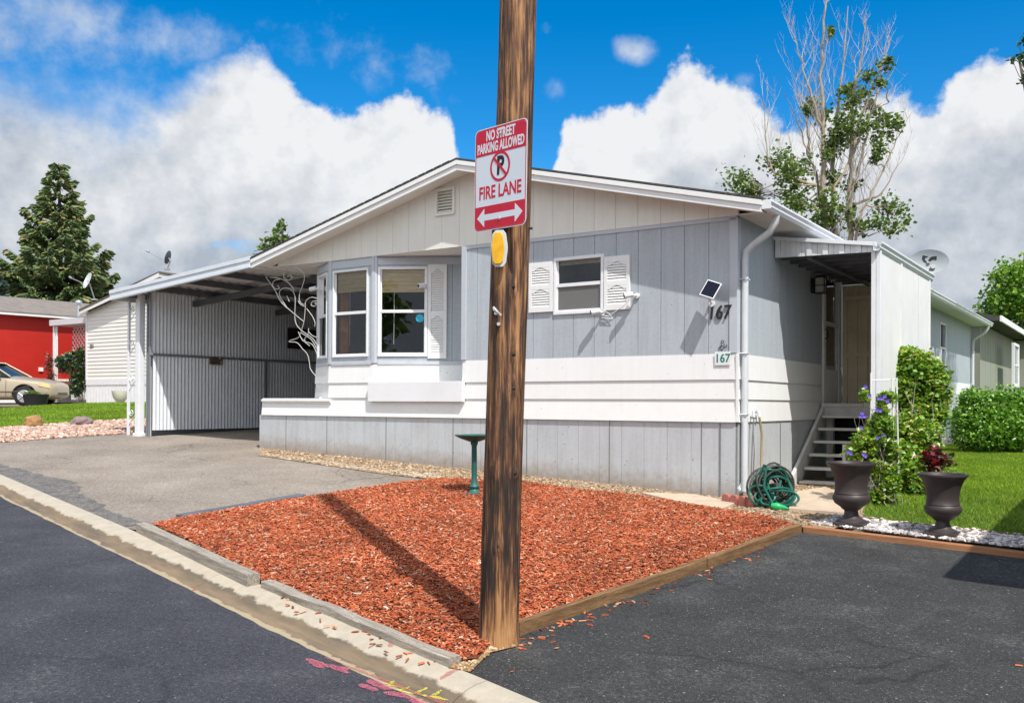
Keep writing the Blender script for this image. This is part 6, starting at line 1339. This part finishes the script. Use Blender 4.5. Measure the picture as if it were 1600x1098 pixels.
# red home
M3 = NM(100, 42); F3 = Fr((0, 0), (0, 1), (1, 0), M3); ze3 = F3.hit(78, 497)[1]; G3 = 1.3; print('red eave', ze3)
rh = thing('mobile_home', 'bright red walled home with grey shingle roof at the far left', 'mobile home', (0, 0, G3), M3)
mb = MB(); mb.box(-7.5, 0, -24, 7, G3+.95, ze3); mb.build('wall', mat('red_paint_wall', (.50, .020, .010), .6, .08, 1.2, .1, 20, dirt=.12), rh)
mb = MB(); mb.box(-7.45, -.03, -24, 6.95, G3-.05, G3+.949); mb.box(-.0, .03, -24, 7.02, G3+.90, G3+1.0); mb.box(-.3, .35, -24.2, 7.2, ze3-.001, ze3+.14); mb.build('trim', WHITE, rh)
mb = MB(); rt_ = ze3+.14; mb.prism([(.36, rt_), (-3.75, rt_+1.05), (-7.9, rt_), (-7.9, rt_-.05), (.36, rt_-.05)], lambda a_, b__, d: (a_, d, b__), -24.3, 7.3); mb.build('roof', mat('grey_shingles', (.25, .205, .165), .95, .2, 2.5, .4, 15, col2=(.15, .14, .13)), rh)
a_ = F3.hit(60, 580); b__ = F3.hit(66.5, 574); mb = MB(); mb.fbox(F3, a_[0], b__[0]-.0, .0, .06, a_[1], b__[1]); mb.build('meter_box', WHITE, rh)
a_ = F3.hit(30, 588, .05); mb = MB(); mb.fbox(F3, a_[0], a_[0]+2.2, .0, .3, G3+.35, G3+.85); mb.build('brick_base', mat('brick', (.30, .07, .035), .9, .2, 6), rh)
# home behind ours on the right
gh = thing('mobile_home', 'sage green panelled mobile home beyond the far end of ours', 'mobile home', (.0, 19.0, .3), HM)
ze4 = SIDE.hit(1545, 510)[1]; print('green eave', ze4)
SAGE = mat('sage_paint', (.30, .31, .25), .75, .05, 1, .1, 20, dirt=.15)
mb = MB(); GF = Fr((.02, 19), (0, 1), (1, 0), HM); panels(mb, GF, 0, 8.2, .45, ze4-.05, (), [.55*k for k in range(1, 16)], gap=.03, d0=-.03, d1=.0); G5 = Fr((.5, 27.4), (0, 1), (1, 0), HM)
panels(mb, G5, 0, 9, .45, ze4-.05, (), [.7*k for k in range(1, 14)], gap=.03, d0=-.03, d1=.0); mb.box(-6.5, 0, 19, 19.03, .4, ze4-.05); mb.box(0.02, .5, 27.33, 27.37, .45, ze4-.05)
mb.build('wall', SAGE, gh)
mb = MB(); mb.box(-6.5, -.02, 19.05, 36, .3, ze4-.06); mb.box(-6.5, .46, 27.4, 36.4, .3, ze4-.06); mb.build('wall_core', GREYD, gh)
mb = MB(); mb.prism([(.55, ze4-.02), (.55, ze4+.10), (-3.2, ze4+1.0), (-6.9, ze4+.1), (-6.9, ze4-.02)], lambda a_, b__, d: (a_, d, b__), 18.7, 36.8); mb.build('roof', SHING, gh)
mb = MB(); mb.box(.551, .60, 18.7, 27.3, ze4-.04, ze4+.12); mb.box(.551, 1.0, 27.1, 36.8, ze4-.04, ze4+.12); mb.build('gutter', WHITE, gh)
a_ = G5.hit(1584, 535); b__ = G5.hit(1590, 605); window(gh, G5, a_[0], b__[0]+.3, b__[1], a_[1], (a_[1]+b__[1])/2, fw=.09)
# home on the right, outside the picture: its shade falls on the parking pad
sh_ = thing('mobile_home', 'pale grey mobile home whose roof shades the parking pad, beyond the right edge', 'mobile home', (4.6, -3.2, .2), HM)
mb = MB(); mb.box(4.55, 8.4, -3.2, 9, .1, 2.98); mb.build('wall', GREY, sh_)
mb = MB(); mb.prism([(4.24, 3.08), (6.4, 3.6), (8.7, 3.08), (8.7, 2.95), (4.24, 2.95)], lambda a_, b__, d: (a_, d, b__), -3.5, 9.3); mb.build('roof', SHING, sh_)
for k in range(3):
    mb = MB(); mb.box(4.50, 4.549, .2+k*3, 1.2+k*3, 1.5, 2.5); mb.build('window', DARK, sh_)

# ---------------------------------------------------------------- satellite dishes
def dish(label, c, face, r, feed, foot, m=None, logo=False, squash=.88, thin=False):
    c = Vector(c); face = Vector(face).normalized(); ux_ = face.cross(Vector((0, 0, 1))).normalized(); uz_ = ux_.cross(face).normalized()
    if uz_.z < 0: uz_ = -uz_
    t = thing('satellite_dish', label, 'satellite dish', tuple(foot)); mb = MB(); n_ = 28; rings = 6; V_ = []
    for i in range(rings+1):
        q = i/rings
        for k in range(n_):
            th = 2*math.pi*k/n_; V_.append(c+ux_*r*q*math.cos(th)+uz_*r*squash*q*math.sin(th)+face*(.16*r*(q*q-1)))
    Fs = [(i*n_+k, i*n_+(k+1) % n_, (i+1)*n_+(k+1) % n_, (i+1)*n_+k) for i in range(rings) for k in range(n_)]
    V2_ = [v-face*.012 for v in V_]; N0 = len(V_); mb.add(V_+V2_, Fs+[tuple(i+N0 for i in f) for f in Fs]+[(rings*n_+k, rings*n_+(k+1) % n_, N0+rings*n_+(k+1) % n_, N0+rings*n_+k) for k in range(n_)])
    D_ = mb.build('reflector', m or mat('dish_grey', (.34, .37, .39), .5, .05, 4), t, smooth=True)
    mb = MB(); mb.tube([c-uz_*r*squash*.9, c-uz_*r*.5+face*r*.6, Vector(feed)], .018, 6); mb.tube([Vector(feed)-face*.05, Vector(feed)+Vector((0, 0, .03))+face*.06], .045, 8); mb.build('feed_arm', mat('dish_arm', (.35, .37, .38), .5), t)
    mb = MB(); mb.tube([c-face*.03, c-face*.12-Vector((0, 0, .12)), Vector(foot)], .028, 8); mb.box(foot[0]-.1, foot[0]+.1, foot[1]-.1, foot[1]+.1, foot[2]-.02, foot[2]+.03); mb.build('mast', mat('dish_arm', (.35,)*3), t)
    if logo:
        mb = MB(); pol = [(-.30, .22), (-.12, .22), (.02, .17), (.10, .06), (.12, -.10), (-.02, .0), (-.14, .06), (-.30, .02)]; pol2 = [(.12, .22), (.42, .30), (.44, .1), (.34, -.05), (.10, -.16), (.30, .03), (.30, .15)]
        for pp in (pol, pol2): mb.prism([(a_*.95-.12, b_*.95+.10) for a_, b_ in pp], lambda a_, b_, d: c+ux_*(a_*r)*1+uz_*(b_*r)+face*(.16*r*((a_*a_+b_*b_)-1)+d+.008), 0, .004)
        mb.build('logo', BLACK, D_)
    return t
q = at(1451, 409, 17.8); dish('grey oval satellite dish with a black emblem above the porch roof', q, (-.30, -1, .10), .36, q+Vector((-.15, -.5, -.2)), (q.x-.25, q.y+.2, 3.80), logo=True, squash=.66)
q = at(136, 438, 40.5); dish('white round satellite dish on the cream home facing left', q, (-.75, -.7, .35), .36, at(110, 434, 40.0), tuple(at(148, 468, 41)), m=mat('dish_white', (.72, .74, .73), .5), squash=1.0)
q = at(262, 402, 40.5); dish('dark edge-on satellite dish with a long arm on the cream home ridge', q, (-1, .02, .3), .30, at(231, 393, 40.3), tuple(at(261, 421, 40.6)), m=mat('dish_dark', (.10, .12, .15), .5), squash=1.0)

# ---------------------------------------------------------------- yard pieces at the left
def boulder(label, px, py, w_, h_, col, seed, d=None):
    p = gp3(px, py); k = p.y/F; bm = bmesh.new(); bmesh.ops.create_icosphere(bm, subdivisions=4, radius=.5)
    for v in bm.verts:
        n_ = v.co.normalized(); f = 1+.30*noise.noise(n_*1.5+Vector((seed, 0, 0)))+.10*noise.noise(n_*4+Vector((0, seed, 0)))
        v.co = Vector((n_.x*.5*f*w_*k, n_.y*.5*f*w_*k*.8, (n_.z*.5*f+.32)*h_*k))
    me = bpy.data.meshes.new('boulder'); bm.to_mesh(me); bm.free(); me.materials.append(mat('rock_%d' % seed, col, .9, .25, 6, .6, 20)); o = bpy.data.objects.new('boulder', me); C.objects.link(o); o.location = p
    for pl in me.polygons: pl.use_smooth = True
    return tag(o, label, 'boulder')
boulder('orange brown angular boulder on the pink gravel', 52, 667, 30, 22, (.40, .22, .09), 3)
boulder('mauve grey rounded boulder on the pink gravel', 128, 664, 34, 16, (.30, .22, .21), 8)
p = gp3(56, 634); k = p.y/F; bk = thing('planter_tub', 'black ribbed tub of grass in front of the gold car', 'planter', tuple(p))
mb = MB(); mb.lathe([(.001, 0), (15*k, 0), (18.5*k, 16*k), (19.5*k, 18*k), (17.5*k, 18*k), (17*k, 15*k), (.001, 15*k)], tuple(p), 24); mb.build('tub', mat('tub_black', (.025, .025, .028), .5, .1), bk, smooth=True)
V, Fa, r = leaves(blob((0, 0, 19*k), (16*k, 16*k, 5*k), 420, inner=.1, seed=5), .10, tilt=.5, wide=.3); mesh_np('grass_tuft', V, Fa, attr_mat('tub_grass', [(0, (.06, .14, .02)), (1, (.25, .35, .08))], .6, .2), {'rnd': r}).parent = bk
p = gp3(188, 629.5); k = p.y/F; mb = MB(); mb.lathe([(.001, 0), (5*k, 0), (7*k, 3*k), (11*k, 9*k), (12.5*k, 17*k), (13*k, 19*k), (12*k, 19*k), (10*k, 10*k), (.001, 8*k)], tuple(p), 28)
tag(mb.build('bowl_planter', mat('cream_ceramic', (.78, .73, .60), .4, .05), base=tuple(p), smooth=True), 'round cream bowl planter on the lawn by the cream home skirting', 'planter')

# ---------------------------------------------------------------- parked car (nose to the right)
cD = 31.0; cpos = at(98, 620, cD); gzc = CH+(HY-634)/F*cD
car = thing('parked_car', 'champagne gold sedan parked at the far left with its nose to the right', 'car', (0, 0, 0)); OFF[car.name] = Vector((0, 0, 0))
car.location = (cpos.x, cpos.y, gzc); car.rotation_euler = (0, 0, R(4))
GOLD = mat('gold_car_paint', (.46, .38, .27), .3, .03, 2, metal=.25, coat=.6, spec=.5)
# stations: x from nose (0) to tail (-4.75): (x, z_bottom, z_belt, z_top(centre), half width)
ST_ = [(0.0, .30, .56, .62, .56), (-.06, .24, .68, .75, .72), (-.25, .20, .76, .84, .81), (-.7, .19, .81, .91, .86), (-1.1, .20, .85, .96, .88), (-1.45, .20, .89, 1.0, .885), (-2.2, .19, .91, .96, .89), (-3.2, .20, .88, .92, .89), (-3.8, .22, .90, .95, .88), (-4.3, .24, .90, .98, .86), (-4.65, .28, .84, .95, .80), (-4.75, .36, .70, .80, .70)]
V = []; m_ = 10
for x, zb__, zl_, zt2_, w_ in ST_:
    ring = [(w_*.90, zb__), (w_*.985, zb__+.10), (w_, (zb__+zl_)/2), (w_*.985, zl_-.03), (w_*.90, zl_+.03), (w_*.5, zt2_)]; ring = ring+[(-a_, b_) for a_, b_ in reversed(ring)]
    V += [(x, a_, b_) for a_, b_ in ring]
m_ = 12; Fs = [(i*m_+k, i*m_+(k+1) % m_, (i+1)*m_+(k+1) % m_, (i+1)*m_+k) for i in range(len(ST_)-1) for k in range(m_)]+[tuple(range(m_)), tuple((len(ST_)-1)*m_+k for k in range(m_-1, -1, -1))]
bo = MB().add(V, Fs).build('body', GOLD, car, smooth=True, bevel=0)
sb = bo.modifiers.new('s', 'SUBSURF'); sb.levels = 2; sb.render_levels = 2
cut = MB()
for wx in (-.87, -3.65): cut.tube([(wx, -1.2, .33), (wx, 1.2, .33)], .385, 28)
cutters = cut.build('tmp_cut', None); cutters.parent = car
bo2 = bo.modifiers.new('b', 'BOOLEAN'); bo2.operation = 'DIFFERENCE'; bo2.object = cutters; bo2.solver = 'EXACT'
bpy.context.view_layer.update(); dg = bpy.context.evaluated_depsgraph_get(); nm = bpy.data.meshes.new_from_object(bo.evaluated_get(dg)); bo.modifiers.clear(); bo.data = nm; bpy.data.objects.remove(cutters)
mb = MB(); gl_ = [(-1.38, .95), (-2.12, 1.40), (-2.5, 1.45), (-3.2, 1.43), (-4.05, .96)]
P = []
for x, z in gl_: w_ = .80-.26*max(0, (z-.9)/.54); P += [(x, w_, z), (x, -w_, z)]
mb.add(P+[(x, a_, .86) for x, z in gl_ for a_ in (.80, -.80)], [(0, 2, 3, 1), (2, 4, 5, 3), (4, 6, 7, 5), (6, 8, 9, 7)]+[(2*k, 2*k+2, 10+2*k+2, 10+2*k) for k in range(4)]+[(2*k+1, 2*k+3, 10+2*k+3, 10+2*k+1) for k in range(4)])
mb.build('window_glass', mat('car_glass', (.015, .02, .02), .12, .1, spec=.25), car, smooth=False)
mb = MB()
for sg_ in (1, -1):
    def pp(x, z, o_=.012): return (x, sg_*(.80-.26*max(0, (z-.9)/.54)+o_), z)
    for a_, b_ in (((-1.32, .95), (-2.10, 1.42)), ((-2.10, 1.42), (-3.22, 1.45)), ((-3.22, 1.44), (-4.1, .93)), ((-2.62, .88), (-2.66, 1.43)), ((-3.5, .9), (-3.35, 1.36))): mb.tube([pp(*a_), pp(*b_)], .028, 6)
mb.add([(-2.0, .55, 1.40), (-2.0, -.55, 1.40), (-2.55, -.55, 1.475), (-2.55, .55, 1.475), (-3.2, -.55, 1.455), (-3.2, .55, 1.455)], [(0, 1, 2, 3), (3, 2, 4, 5)]); mb.build('roof_frame', GOLD, car, smooth=True)
for wx in (-.87, -3.65):
    for sg_ in (1, -1):
        mb = MB(); mb.tube([(wx, sg_*.68, .315), (wx, sg_*.70, .315), (wx, sg_*.87, .315), (wx, sg_*.885, .315)], [.29, .315, .315, .29], 28); W_ = mb.build('wheel', mat('tyre', (.018, .018, .019), .85), car, smooth=True)
        mb = MB(); mb.tube([(wx, sg_*.886, .315), (wx, sg_*.90, .315)], [.205, .19], 24); 
        for k in range(5): a_ = k*2*math.pi/5; mb.tube([(wx, sg_*.903, .315), (wx+.18*math.cos(a_), sg_*.903, .315+.18*math.sin(a_))], .022, 6)
        mb.build('rim', mat('wheel_rim', (.5, .5, .5), .35, metal=.5), W_, smooth=True)
for sg_ in (1, -1):
    mb = MB(); mb.hexa([(-.03, sg_*.50, .58), (-.12, sg_*.765, .58), (-.42, sg_*.85, .66), (-.3, sg_*.6, .66), (-.05, sg_*.50, .70), (-.15, sg_*.765, .72), (-.42, sg_*.845, .77), (-.3, sg_*.6, .77)]); mb.build('headlight', mat('amber_headlight', (.80, .60, .28), .2, .1), car)
    mb = MB(); mb.sphere((-1.62, sg_*.96, 1.0), .085, .75, 10, 8); mb.tube([(-1.62, sg_*.86, .96), (-1.62, sg_*.95, .98)], .025, 6); mb.build('mirror', mat('mirror_dark', (.10, .09, .08), .4), car, smooth=True)
mb = MB()
for sg_ in (1, -1):
    for x in (-1.42, -2.63, -3.45): mb.tube([(x, sg_*.885, .30), (x, sg_*.897, .6), (x, sg_*.875, .86)], .006, 4)
    mb.tube([(-.45, sg_*.87, .46), (-1.4, sg_*.893, .47), (-4.3, sg_*.872, .48)], .012, 4)
mb.box(.0, .02, -.35, .35, .36, .44)
mb.build('trim_line', mat('trim_dark', (.12, .10, .08), .5), car)
for o in list(bpy.data.objects):
    if o.type == 'MESH' and o.parent is None and 'kind' not in o and 'label' not in o: print('UNTAGGED', o.name)
